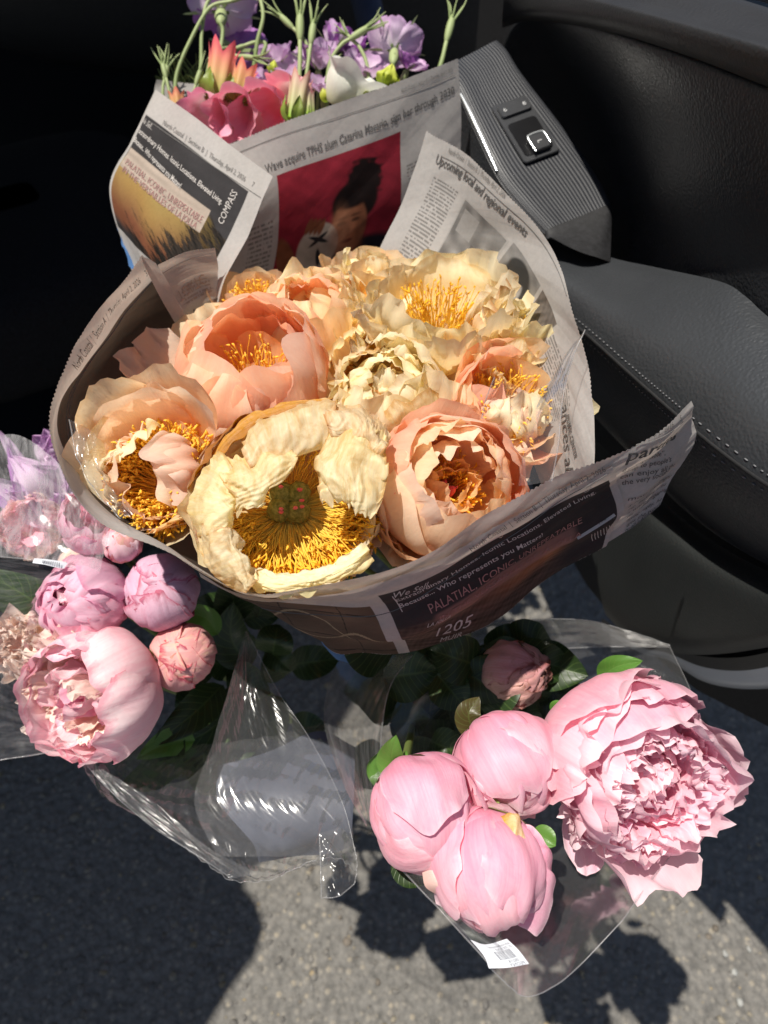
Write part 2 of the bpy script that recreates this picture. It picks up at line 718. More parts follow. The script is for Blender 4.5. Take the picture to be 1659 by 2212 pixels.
# scraps of old white paint caught in the surface
wm_ = simple_mat('old_paint', S(160, 160, 156), S(136, 136, 132), 90, .7)
bb = Bag()
for px, py in ((1590, 2100), (1612, 2050), (1600, 2165), (1560, 2060)):
    c = PH(px + rs.uniform(-8, 8), py, CAM_H - .003)
    V, Q = ell(c, (.004 * rs.uniform(.5, 1.3), .003, 0), (-.002, .006 * rs.uniform(.6, 1.4), 0), (0, 0, .002), 5, 6)
    bb.add(V + rs.uniform(-.0012, .0012, V.shape), Q)
bb.obj('paint_flecks', wm_, kind='stuff')

# ---------------------------------------------------------------- car body and cabin, left and behind
blackcloth = simple_mat('black_upholstery', (.006, .006, .007, 1), (.012, .012, .014, 1), 300, .9, .15, .3)
blackplas = simple_mat('black_plastic', (.012, .012, .013, 1), (.02, .02, .022, 1), 200, .55, .35, .2)
carpaint = simple_mat('white_car_paint', S(190, 192, 198), S(186, 188, 195), 5, .25, .5, 0.0)
car = thing('parked_car', 'car with its black leather door swung open beside a dark shaded cabin', 'car', (-.5, 1.2, 0))


def slab(name, poly, z0, z1, mat, bev=0):
    n = len(poly)
    V = [(x, y, z0) for x, y in poly] + [(x, y, z1) for x, y in poly]
    F = [tuple(range(n - 1, -1, -1)), tuple(range(n, 2 * n))] + [(i, (i + 1) % n, n + (i + 1) % n, n + i) for i in range(n)]
    o = mk(name, V, F, mat, car, True, smooth=False)
    return o


slab('shadow_roof', [(-.70, .02), (-.685, .10), (-.655, .15), (-.625, .19), (-.615, .23), (-.63, .265), (-.655, .29), (-.65, .31), (-.615, .335), (-.60, .36), (-.61, .39), (-.59, .43), (-.52, .54), (-.40, .78), (-.26, 1.02), (-.10, 1.22), (.02, 1.45), (.06, 1.80), (.06, 3.4), (-2.6, 3.4), (-2.6, .05)], 1.52, 1.58, carpaint)  # unseen roof, its bumpy edge shaped to cast the cabin and ground shade
slab('rocker_panel', [(-.95, .62), (-.60, .78), (-.25, 1.02), (.25, 1.62), (.20, 1.68), (-.30, 1.08), (-.65, .84), (-.97, .68)], .18, .44, blackplas)
slab('cabin_floor', [(-.97, .70), (-.65, .85), (-.30, 1.09), (.20, 1.68), (.5, 2.3), (1.2, 2.6), (1.2, 3.4), (-2.4, 3.4), (-2.4, .7)], .36, .40, blackcloth)
slab('shade_wall', [(-2.6, 3.0), (1.4, 3.0), (1.4, 3.1), (-2.6, 3.1)], .38, 1.5, blackcloth)  # black wall added to shade the cabin and hide lit ground behind


def cushion(name, c, sx, sy, sz, rz, mat):
    a = np.linspace(-1, 1, 18)
    V, Q = ell((0, 0, 0), (1, 0, 0), (0, 1, 0), (0, 0, 1), 16, 24)
    V = np.sign(V) * np.abs(V) ** .5 * np.array([sx, sy, sz])
    cc, ss = math.cos(rz), math.sin(rz)
    V = np.stack([V[:, 0] * cc - V[:, 1] * ss, V[:, 0] * ss + V[:, 1] * cc, V[:, 2]], -1) + c
    return mk(name, V, None, mat, car, True, None, None, True, Q)


cushion('seat_cushion', (-.62, 1.22, .60), .30, .28, .11, .6, blackcloth)
cushion('seat_back', (-.98, 1.05, .95), .12, .27, .36, .6, blackcloth)
cushion('dashboard', (-.35, 2.15, .84), .75, .24, .26, -.2, blackplas)
greyp = simple_mat('grey_pillar_trim', S(58, 64, 84), S(50, 56, 74), 30, .7, .2)
V, Q, _ = tube([P(775, -60, 1.35), P(795, 20, 1.33), P(812, 110, 1.3), P(826, 200, 1.27)], [.027, .026, .025, .024], 12)
mk('pillar_trim', V, None, greyp, car, True, None, None, True, Q)

# ---------------------------------------------------------------- the open car door, right
DN = np.array([.966, .258, 0.0])
DK = .3725


def DP(px, py, off=0.0):
    """point on a vertical plane of the door, off metres towards the camera"""
    r = ray(px, py)
    return CP + r * ((DK - off) / (DN @ r))


leather = leather_mat('black_leather', (.015, .016, .018, 1))
leather2 = leather_mat('smooth_black_vinyl', (.013, .013, .014, 1), 520, .5, .35)
lowerv = leather_mat('dark_door_plastic', (.012, .0135, .0135, 1), 600, .5, .4)
gloss = simple_mat('gloss_black_glass', (.003, .004, .006, 1), (.004, .005, .008, 1), 3, .06, .5, 0)
door = bpy.data.objects.new('door', None)
COL.objects.link(door)
door.parent = car
door.empty_display_size = .02
MAT4[door] = MAT4[car]


def dsurf(name, curves, mat, nu=60, nv=24, off=0.0, parent=None, lin=False):
    L = Loft(curves, 0, lin)
    G, a, b = L.grid(nu, nv)
    return gridobj(name, G, mat, parent or door), L


c = lambda pts, off: [DP(x, y, off) for x, y in pts]
# sill pad below the window
s_top = [DP(x, y, o) for x, y, o in ((1130, -150, .0), (1230, -110, .0), (1330, -80, .0), (1470, -50, .0), (1600, -10, .0), (1760, 40, .0))]
s_hi = [DP(x, y, o) for x, y, o in ((1100, -60, .02), (1210, -40, .02), (1340, -8, .022), (1500, 32, .024), (1659, 76, .026), (1790, 115, .026))]
s_hi2 = [DP(x, y, o) for x, y, o in ((1090, -20, .03), (1190, -12, .032), (1330, 18, .034), (1490, 62, .036), (1659, 112, .038), (1790, 150, .038))]
s_lo = [DP(x, y, o) for x, y, o in ((1085, 40, .02), (1150, 32, .03), (1300, 55, .03), (1470, 105, .03), (1659, 176, .03), (1800, 225, .03))]
s_gr = [DP(x, y, o) for x, y, o in ((1085, 60, .0), (1150, 46, .002), (1300, 70, .002), (1470, 120, .002), (1659, 192, .002), (1800, 240, .002))]
dsurf('sill_pad', [s_top, s_hi, s_hi2, s_lo, s_gr], leather2, 90, 50)
dsurf('window_glass', [[DP(x, y, -.01) for x, y in ((1000, -250), (1300, -200), (1600, -180), (1800, -170))], [DP(x, y, .004) for x, y in ((1300, -82), (1470, -50), (1600, -10), (1760, 40))]], gloss, 20, 6)
# upper insert panel
i0 = [DP(x, y, o) for x, y, o in ((1078, 150, -0.05), (1090, 95, -0.04), (1110, 55, -0.03), (1160, 42, -0.01), (1300, 66, 0.004), (1470, 118, 0.004), (1659, 190, 0.004), (1800, 238, 0.004))]
i1 = [DP(x, y, o) for x, y, o in ((1084, 160, -0.05), (1098, 108, -0.035), (1122, 68, -0.02), (1170, 55, 0.0), (1306, 82, 0.014), (1474, 134, 0.016), (1659, 206, 0.016), (1800, 252, 0.016))]
i2 = [DP(x, y, o) for x, y, o in ((1150, 290, -0.06), (1170, 250, -0.06), (1210, 220, -0.055), (1260, 220, -0.045), (1370, 260, -0.02), (1500, 320, 0.004), (1659, 400, 0.01), (1800, 450, 0.01))]
i3 = [DP(x, y, o) for x, y, o in ((1230, 480, -0.06), (1260, 470, -0.06), (1300, 470, -0.055), (1350, 475, -0.045), (1430, 490, -0.03), (1520, 510, -0.008), (1659, 580, 0.004), (1800, 640, 0.004))]
i4 = [DP(x, y, o) for x, y, o in ((1290, 610, -0.05), (1315, 600, -0.045), (1340, 605, -0.04), (1380, 612, -0.03), (1450, 622, -0.015), (1540, 640, -0.004), (1659, 720, 0), (1800, 800, 0))]
dsurf('insert_panel', [i0, i1, i2, i3, i4], leather, 90, 60)
# armrest pad: joint, crown, seam edge, underside
a0 = [DP(x, y, o) for x, y, o in ((1130, 470, .03), (1230, 520, .012), (1320, 556, .004), (1420, 578, .004), (1555, 608, .004), (1610, 640, .004), (1659, 684, .004), (1800, 790, .004))]
a1 = [DP(x, y, o) for x, y, o in ((1120, 490, .05), (1215, 545, .036), (1310, 585, .024), (1415, 610, .022), (1530, 655, .02), (1600, 700, .02), (1659, 745, .02), (1800, 850, .02))]
a2 = [DP(x, y, o) for x, y, o in ((1120, 530, .068), (1200, 590, .062), (1290, 650, .056), (1395, 715, .052), (1500, 785, .05), (1580, 845, .05), (1659, 905, .05), (1800, 1010, .05))]
a3 = [DP(x, y, o) for x, y, o in ((1120, 590, .073), (1180, 640, .07), (1265, 705, .067), (1375, 800, .064), (1480, 888, .062), (1570, 960, .061), (1659, 1025, .06), (1800, 1110, .06))]
a4 = [DP(x, y, o) for x, y, o in ((1120, 620, .070), (1175, 665, .068), (1262, 735, .065), (1368, 832, .062), (1470, 925, .06), (1560, 1000, .059), (1659, 1068, .058), (1800, 1150, .058))]
a5 = [DP(x, y, o) for x, y, o in ((1120, 680, .05), (1170, 730, .05), (1262, 805, .048), (1360, 900, .046), (1460, 1000, .044), (1550, 1080, .043), (1659, 1150, .042), (1800, 1220, .042))]
a6 = [DP(x, y, o) for x, y, o in ((1120, 740, .01), (1170, 800, .01), (1262, 880, .01), (1360, 980, .01), (1450, 1075, .01), (1540, 1150, .01), (1659, 1220, .01), (1800, 1270, .01))]
armlea = leather_mat('armrest_leather', (.026, .028, .031, 1), 420, .38)
arm, LA = dsurf('armrest', [a0, a1, a2, a3, a4, a5, a6], armlea, 90, 90)
# seam groove and stitches along the armrest edge
dark = simple_mat('dark_seam_thread', (.01, .01, .011, 1), (.014, .014, .015, 1), 300, .6)  # near-black tone for the seam piping
thread = simple_mat('grey_thread', S(112, 112, 114), S(90, 90, 94), 500, .6)
st = Bag()
seam = Bag()
for vv in (.50, .655):
    u = np.linspace(.04, .98, 150)
    p = LA(u, np.full_like(u, vv))
    e = .004
    nn = np.cross(LA(u + .002, np.full_like(u, vv)) - p, LA(u, np.full_like(u, vv + e)) - p)
    nn /= np.linalg.norm(nn, axis=1, keepdims=True)
    nn *= np.sign(((CP - p) * nn).sum(1))[:, None]
    for k in range(len(u) - 1):
        if k % 2: continue
        a, b = p[k] + nn[k] * .0004, p[k] * .25 + p[k + 1] * .75 + nn[k] * .0004
        V, Q = ell((a + b) / 2, (b - a) * .62, np.cross(nrm(b - a), nn[k]) * .0006, nn[k] * .0006, 6, 6)
        V2 = V
        st.add(V2, Q)
st.obj('stitching', thread, door, kind='stuff')
u = np.linspace(.03, .99, 120)
V, Q, _ = tube(LA(u, np.full_like(u, .578)), .0016, 8, 200)
mk('piping', V, None, dark, door, True, None, None, True, Q)
# lower door, pocket and outer edge
l0 = [DP(x, y, o) for x, y, o in ((1180, 880, .01), (1262, 930, .01), (1350, 1010, .01), (1450, 1100, .01), (1540, 1170, .01), (1659, 1235, .01), (1800, 1290, .01))]
l1 = [DP(x, y, o) for x, y, o in ((1215, 1000, .03), (1285, 1060, .03), (1370, 1120, .032), (1460, 1180, .034), (1545, 1235, .034), (1659, 1285, .034), (1800, 1320, .034))]
l2 = [DP(x, y, o) for x, y, o in ((1275, 1180, .036), (1320, 1230, .036), (1390, 1270, .036), (1470, 1300, .036), (1550, 1325, .036), (1659, 1345, .036), (1800, 1350, .036))]
l3 = [DP(x, y, o) for x, y, o in ((1300, 1300, .03), (1345, 1345, .03), (1410, 1374, .03), (1480, 1388, .03), (1560, 1390, .03), (1659, 1380, .03), (1800, 1360, .03))]
l4 = [DP(x, y, o) for x, y, o in ((1310, 1330, .0), (1360, 1380, .0), (1425, 1404, .0), (1490, 1414, .0), (1565, 1412, .0), (1659, 1398, .0), (1800, 1370, .0))]
dsurf('lower_panel', [l0, l1, l2, l3, l4], lowerv, 70, 50)
# black rubber and the painted lower lip
p0 = [DP(x, y, o) for x, y, o in ((1300, 1335, -.01), (1380, 1388, -.008), (1440, 1402, -.008), (1520, 1418, -.008), (1600, 1420, -.008), (1700, 1400, -.008), (1800, 1380, -.008))]
p1 = [DP(x, y, o) for x, y, o in ((1300, 1345, -.03), (1380, 1396, -.03), (1440, 1410, -.03), (1515, 1440, -.03), (1600, 1449, -.03), (1700, 1432, -.03), (1800, 1410, -.03))]
p2 = [DP(x, y, o) for x, y, o in ((1300, 1350, -.038), (1380, 1400, -.038), (1440, 1415, -.038), (1515, 1462, -.04), (1600, 1479, -.04), (1700, 1474, -.04), (1800, 1460, -.04))]
p3 = [DP(x, y, o) for x, y, o in ((1300, 1360, -.06), (1380, 1408, -.06), (1440, 1424, -.06), (1515, 1470, -.06), (1600, 1488, -.06), (1700, 1484, -.06), (1800, 1470, -.06))]
dsurf('rubber_seal', [p0, p1], blackplas, 40, 6)
dsurf('painted_edge', [p1, p2, p3], carpaint, 40, 12)
q0 = [DP(x, y, -.07) for x, y in ((1560, 1478), (1620, 1500), (1700, 1530), (1800, 1560))]
q1 = [DP(x, y, -.085) for x, y in ((1570, 1486), (1625, 1520), (1700, 1560), (1800, 1600))]
# outer half of the door: unseen painted skin, thickened and lengthened to cast the ground shadow
DD = np.array([.258, -.966, 0])
o0 = np.array([.213, .646, 0])
out = [(-.55, .50), (-.30, .46), (-.08, .45), (.05, .46), (.16, .50), (.28, .58), (.42, .72), (.56, .90), (.60, 1.10), (.52, 1.20), (.1, 1.16), (-.2, 1.13), (-.55, 1.10)]
VO, FO = [], []
for off in (.06, .20):
    for s_, z_ in out:
        VO.append(o0 + DD * s_ + DN * off + np.array([0, 0, z_ - (.03 if off > .1 and z_ < .9 else 0)]))
no = len(out)
FO = [tuple(range(no)), tuple(range(2 * no - 1, no - 1, -1))] + [(i, no + i, no + (i + 1) % no, (i + 1) % no) for i in range(no)]
VO = np.array(VO)
VI = VO.copy()
VI[no:] -= DN * .06
mk('door_core', VI, FO, blackplas, door, smooth=False)
VO[:no] += DN * .081
mk('outer_shadow_skin', VO, FO, carpaint, door, smooth=False)
# switch pod
def ribbed_mat():
    t = NT('ribbed_trim')
    sep = t.n('SeparateXYZ')
    t.l(t.coord('UV'), sep.inputs[0])
    w = t.math('SINE', t.math('MULTIPLY', sep.outputs[1], 220.0))
    h = t.math('ADD', .5, t.math('MULTIPLY', w, .5))
    col = t.ramp(h, [(0, (.012, .013, .016, 1)), (1, (.025, .027, .033, 1))])
    n = t.noise(90, 4, t.coord('Object'))
    r = t.math('ADD', .36, t.math('MULTIPLY', n, .2))
    return t.done(t.pbsdf(col, r, .5, t.bump(h, .3, .0010)))


podm = ribbed_mat()
hs = .372
pl = [(950, 150), (985, 190), (1020, 262), (1074, 374), (1125, 440), (1178, 497)]
pr = [(1078, 84), (1098, 105), (1130, 155), (1215, 265), (1290, 370), (1324, 438)]
hpl = [.3342, .345, .3638, .393, .4107, .4262]
hpr = [.3212, .3269, .3402, .3697, .3977, .4155]
L0 = [PH(x, y, h * .89) for (x, y), h in zip(pl, hpl)]
R0 = [PH(x, y, h * .89) for (x, y), h in zip(pr, hpr)]
top = [[a * (1 - w) + b * w for a, b in zip(L0, R0)] for w in (0, .06, .35, .65, .94, 1)]
for k in (0, 5):
    for q in range(6):
        top[k][q] = top[k][q] - np.array([0, 0, .004])
podtop = Loft(top, 2)
G, a, b = podtop.grid(80, 50)
gridobj('switch_panel', G, podm, door)
# front drop of the pod and its right flank
f0 = [podtop(1.0, w) for w in (0, .2, .5, .8, 1)]
f2 = [DP(x, y, o) for x, y, o in ((1190, 512, .06), (1218, 528, .05), (1255, 545, .04), (1290, 556, .026), (1318, 566, .012))]
f1 = [a_ * .7 + b_ * .3 + np.array([0, -.003, -.002]) for a_, b_ in zip(f0, f2)]
dsurf('switch_panel_front', [f0, f1, f2], blackplas, 30, 14)
r0_ = [podtop(w, 1.0) for w in (0, .25, .5, .75, 1)]
r1_ = [q + np.array([.012, .004, -.045]) for q in r0_]
dsurf('switch_panel_flank', [r0_, r1_], blackplas, 30, 6)
l0_ = [podtop(w, 0.0) for w in (0, .25, .5, .75, 1)]
l1_ = [q + np.array([-.006, 0, -.03]) for q in l0_]
l2_ = [q + np.array([-.03, 0, -.12]) for q in l0_]
dsurf('switch_panel_skirt', [l0_, l1_, l2_], leather, 30, 10)
chrome = simple_mat('satin_chrome', S(235, 238, 240), S(215, 220, 222), 30, .22, .6, .0, Metallic=.6)
V, Q, _ = tube([podtop(*podtop.pick(x, y)) + np.array([-.001, 0, .002]) for x, y in ((997, 208), (1019, 252), (1047, 312), (1075, 374))], [.0012, .0020, .0020, .0012], 8)
mk('chrome_strip', V, None, chrome, door, True, None, None, True, Q)
# bezel with lock button and window switch, in the pod's own frame
oc = podtop(*podtop.pick(1133, 283))
ex = nrm(podtop(*podtop.pick(1171, 268)) - podtop(*podtop.pick(1095, 296)))
e2 = podtop(*podtop.pick(1096, 222)) - podtop(*podtop.pick(1170, 343))
ez = nrm(np.cross(ex, e2))
if ez[2] < 0: ez = -ez
ey = nrm(e2)
bezm = simple_mat('grey_switch_plastic', (.03, .031, .034, 1), (.036, .037, .04, 1), 200, .38, .5, .05)
blk = simple_mat('switch_well', (.004, .004, .005, 1), (.006, .006, .007, 1), 100, .3, .5, 0)
w_ = np.linalg.norm(podtop(*podtop.pick(1171, 268)) - podtop(*podtop.pick(1095, 296)))
l_ = np.linalg.norm(e2)
oc = oc + ez * .0016
bz, F = rbox(oc, ex, ey, ez, w_, l_, .0022, .004)
mk('switch_bezel', bz, F, bezm, door, smooth=False)
bo = oc + ez * .0022
wl, F = rbox(bo - ey * l_ * .14, ex, ey, ez, w_ * .80, l_ * .56, .0006, .004)
mk('switch_well', wl, F, blk, door, smooth=False)
lb, F = rbox(bo + ey * l_ * .34, ex, ey, ez, w_ * .84, l_ * .20, .0028, .003)
lbo = mk('lock_button', lb, F, bezm, door, smooth=False)
ws, F = rbox(bo - ey * l_ * .30 + ex * w_ * .06, ex, ey, ez, w_ * .46, l_ * .26, .005, .003)
wso = mk('window_switch', ws, F, bezm, door, smooth=False)
so_ = bo - ey * l_ * .30 + ex * w_ * .06 + ez * .0048
hw, hl_ = w_ * .23, l_ * .13
V, Q, _ = tube([so_ - ex * hw - ey * hl_, so_ - ex * hw + ey * hl_ * .6, so_ - ex * hw * .7 + ey * hl_, so_ + ex * hw * .7 + ey * hl_, so_ + ex * hw + ey * hl_ * .6, so_ + ex * hw - ey * hl_ * .6], .0009, 6, 50)
mk('switch_rim', V, None, chrome, door, True, None, None, True, Q)
bb = Bag()
white_ink = ink_mat('white_mark', (.75, .75, .75, 1))
lo_ = bo + ey * l_ * .34 + ez * .003
for sx, ang in ((-.27, 0), (.27, .0008)):
    q = lo_ + ex * w_ * sx
    for p in ([q - ex * .0011 - ey * .0014, q + ex * .0011 - ey * .0014, q + ex * .0011 + ey * .0001, q - ex * .0011 + ey * .0001, q - ex * .0011 - ey * .0014],
              [q - ex * .0007 + ey * .0001, q - ex * .0007 + ey * .0012, q + ey * .0018, q + ex * (.0007 + ang) + ey * (.0012)]):
        V, Q, _ = tube(p, .00026, 4, 14)
        bb.add(V, Q)
q = so_ + ez * .0004
V, Q, _ = tube([q - ex * .0022, q + ex * .0022], .0004, 4, 4)
bb.add(V, Q)
V, Q, _ = tube([q - ex * .0022, q - ex * .0022 - ey * .002], .0003, 4, 4)
bb.add(V, Q)
bb.obj('switch_symbols', white_ink, door)
# ---------------------------------------------------------------- newspaper
news = news_mat('newsprint')
ink_dark = ink_mat('black_ink', (.035, .033, .033, 1))
ink_grey = ink_mat('grey_ink', (.10, .095, .09, 1))
ink_pale = ink_mat('unprinted_letters', (.40, .37, .35, 1))
ink_red = ink_mat('red_ink', (.26, .11, .10, 1))
ink_ghost = ink_mat('show_through_ink', (.36, .28, .23, 1))
PAPER = np.array([.565, .54, .52])


def txt_mesh(s, bold=0.0, shear=0.0, space=1.0):
    c = bpy.data.curves.new('t', 'FONT')
    c.body = s
    c.resolution_u = 2
    c.offset = bold
    c.shear = shear
    c.space_character = space
    o = bpy.data.objects.new('t', c)
    COL.objects.link(o)
    dg = bpy.context.evaluated_depsgraph_get()
    me = bpy.data.meshes.new_from_object(o.evaluated_get(dg))
    V = np.zeros(len(me.vertices) * 3)
    me.vertices.foreach_get('co', V)
    F = [tuple(p.vertices) for p in me.polygons]
    bpy.data.objects.remove(o)
    bpy.data.curves.remove(c)
    bpy.data.meshes.remove(me)
    return V.reshape(-1, 3), F


class Sheet:
    def __init__(self, curves, ref=0, off=0.0, wob=.0012, seed=1):
        self.L = Loft(curves, ref)
        self.off = off
        self.w = fn(seed, 3.0)
        self.w2 = rfn(seed + 50, 5.0)
        self.wob = wob
        self.regs = []
        self.lines = []

    def pt(self, u, v, lift=0.0):
        L = self.L
        u = np.asarray(u, float)
        v = np.asarray(v, float)
        p = L(u, v)
        e = 2e-3
        du = L(np.minimum(u + e, 1), v) - L(np.maximum(u - e, 0), v)
        dv = L(u, np.minimum(v + e, 1)) - L(u, np.maximum(v - e, 0))
        n = np.cross(du, dv)
        n = n / (np.linalg.norm(n, axis=-1, keepdims=True) + 1e-12)
        d = self.off + self.wob * (self.w(u * L.len * 6, v) + 1.9 * self.w2(u * L.len * 5, v * 1.1) + .35 * self.w2(u * L.len * 14 + 3, v * 3))
        p = p + n * np.asarray(d)[..., None]
        sg = np.sign(((CP - p) * n).sum(-1, keepdims=True))
        return p + n * sg * lift

    def region(self, px0, px1, fnc):
        """printed area between two picked corners; fnc(a,b)->rgb"""
        (u0, v0), (u1, v1) = self.L.pick(*px0), self.L.pick(*px1)
        self.regs.append((min(u0, u1), max(u0, u1), min(v0, v1), max(v0, v1), u0 > u1, fnc))

    def region_uv(self, u0, u1, v0, v1, fnc, flip=False):
        self.regs.append((u0, u1, v0, v1, flip, fnc))

    def build(self, parent, nu=400, nv=200, zig=.0011, u0=0, u1=1, v0=0, v1=1, name='sheet', back=.9, torn=0.0, seed=0, endzig=False):
        rs = np.random.RandomState(seed + 9)
        a, b = np.meshgrid(np.linspace(u0, u1, nu), np.linspace(0, 1, nv), indexing='ij')
        # cut edge: small teeth along the rim
        Lm = self.L.len
        vl = np.linalg.norm(self.L(.5, min(1, v0 + .1)) - self.L(.5, v0)) * 10
        tooth = (np.abs(np.mod(a * Lm / .0034, 1) - .5) - .25) * zig * 2
        tn = fn(seed + 70, 10)
        tooth = tooth + torn * tn(a * Lm * 14, a * 0) + .0008 * tn(a * Lm * 3, a * 0 + 5)
        w = v0 + (v1 - v0) * b + (tooth / vl) * np.exp(-b * 30)
        V = self.pt(a, np.clip(w, 0, 1))
        V = V - self.normal_like(V) * 0
        col = np.ones((nu, nv, 3)) * PAPER
        nz = fn(seed + 4, 2.0)
        col *= (1 + .035 * nz(a * Lm * 20, w * 4))[..., None]
        for (ua, ub, va, vb, fl, f) in self.regs:
            k = (a >= ua) & (a <= ub) & (w >= va) & (w <= vb)
            if not k.any(): continue
            x = (a[k] - ua) / (ub - ua)
            if fl: x = 1 - x
            y = (w[k] - va) / (vb - va)
            r = f(x, y)
            m = r[..., 3:4] if r.shape[-1] == 4 else 1.0
            col[k] = col[k] * (1 - m) + r[..., :3] * m
        self.o = gridobj(name, V, news, parent, True, None, col)
        for nm, ink, V_, F_ in self.lines:
            mk(nm, V_, F_, ink, self.o, smooth=False)
        return self.o

    def normal_like(self, V):
        return np.zeros_like(V)

    def _push(self, ink, V, F, nm='printed_line'):
        self.lines.append((nm, ink, V, F))

    def text(self, s, p0, p1, hpx, ink, bold=.0, shear=0.0, mirror=False, space=1.0, keepv=False, lift=.0006):
        V, F = txt_mesh(s, bold, shear, space)
        x0, x1 = V[:, 0].min(), V[:, 0].max()
        if mirror:
            p0, p1 = p1, p0
        (u0, v0), (u1, v1) = self.L.pick(*p0), self.L.pick(*p1)
        if keepv: v1 = v0
        uc, vc = (u0 + u1) / 2, (v0 + v1) / 2
        e = .01
        dU = (self.L(min(uc + e, 1), vc) - self.L(max(uc - e, 0), vc)) / (min(uc + e, 1) - max(uc - e, 0))
        dV = (self.L(uc, min(vc + e, 1)) - self.L(uc, max(vc - e, 0))) / (min(vc + e, 1) - max(vc - e, 0))
        su, sv = np.linalg.norm(dU), np.linalg.norm(dV)
        d = np.array([(u1 - u0) * su, (v1 - v0) * sv])
        lenm = np.linalg.norm(d)
        perp = np.array([-d[1], d[0]]) / lenm
        # pick the perpendicular that reads unmirrored on the seen side
        A = np.array(proj(self.L(u0, v0))[:2])
        B = np.array(proj(self.L(u1, v1))[:2])
        uc, vc = min(max(uc, .02), .98), min(max(vc, .03), .97)
        Cc = np.array(proj(self.L(uc, vc))[:2])
        q = np.array([uc + perp[0] * .001 / su, vc + perp[1] * .001 / sv])
        Dd = np.array(proj(self.L(*q))[:2])
        cr = (B - A)[0] * (Dd - Cc)[1] - (B - A)[1] * (Dd - Cc)[0]
        if cr > 0: perp = -perp
        if mirror: pass
        pxm = np.linalg.norm(Dd - Cc) / .001
        hm = hpx / pxm
        t = (V[:, 0] - x0) / (x1 - x0)
        if mirror: t = 1 - t
        yy = V[:, 1] / .7 * hm
        uu = u0 + (u1 - u0) * t + perp[0] * yy / su
        vv = v0 + (v1 - v0) * t + perp[1] * yy / sv
        Pw = self.pt(np.clip(uu, 0, 1), np.clip(vv, 0, 1), lift)
        self._push(ink, Pw, F)

    def rule(self, p0, p1, wpx, ink, n=60, lift=.0005, keepv=False):
        (u0, v0), (u1, v1) = self.L.pick(*p0), self.L.pick(*p1)
        if keepv: v1 = v0
        t = np.linspace(0, 1, n)
        u = u0 + (u1 - u0) * t
        v = v0 + (v1 - v0) * t
        c = self.pt(u, v, lift)
        X, Y, D = proj(c)
        wm = wpx * D.mean() / 1659
        T = np.gradient(c, axis=0)
        N = np.cross(T, CP - c)
        N /= np.linalg.norm(N, axis=1, keepdims=True)
        V = np.concatenate([c - N * wm / 2, c + N * wm / 2])
        F = [(i, i + 1, n + i + 1, n + i) for i in range(n - 1)]
        self._push(ink, V, F, 'printed_rule')


def sm(x, a, b):
    t = np.clip((x - a) / (b - a), 0, 1)
    return t * t * (3 - 2 * t)


def flat(r, g, b, seed=1, amt=.06):
    c0 = np.array(S(r, g, b)[:3])
    z = fn(seed, 2.5)
    return lambda a, b_: c0 * (1 + amt * z(a * 3, b_ * 3))[..., None]


def greek(rows, seed=1, cols=1, ink=(.12, .115, .11), dens=.75):
    """far-too-small body copy: rows of word-length dashes"""
    rs = np.random.RandomState(seed)
    W = rs.rand(rows + 1, 64)

    def f(a, b):
        y = b * rows
        r = np.clip(y.astype(int), 0, rows)
        fy = y - r
        x = a * cols
        ci = np.clip(x.astype(int), 0, cols - 1)
        fx = x - ci
        k = np.clip((fx * 30).astype(int) + ci * 9, 0, 63)
        on = (fy > .28) & (fy < .78) & (W[r, k] < dens) & (fx > .04) & (fx < .95)
        sub = .55 + .45 * np.sin(fx * 400 + r * 3)
        m = on * (.45 + .35 * sub)
        return np.concatenate([np.ones(a.shape + (3,)) * np.array(ink), m[..., None]], -1)
    return f


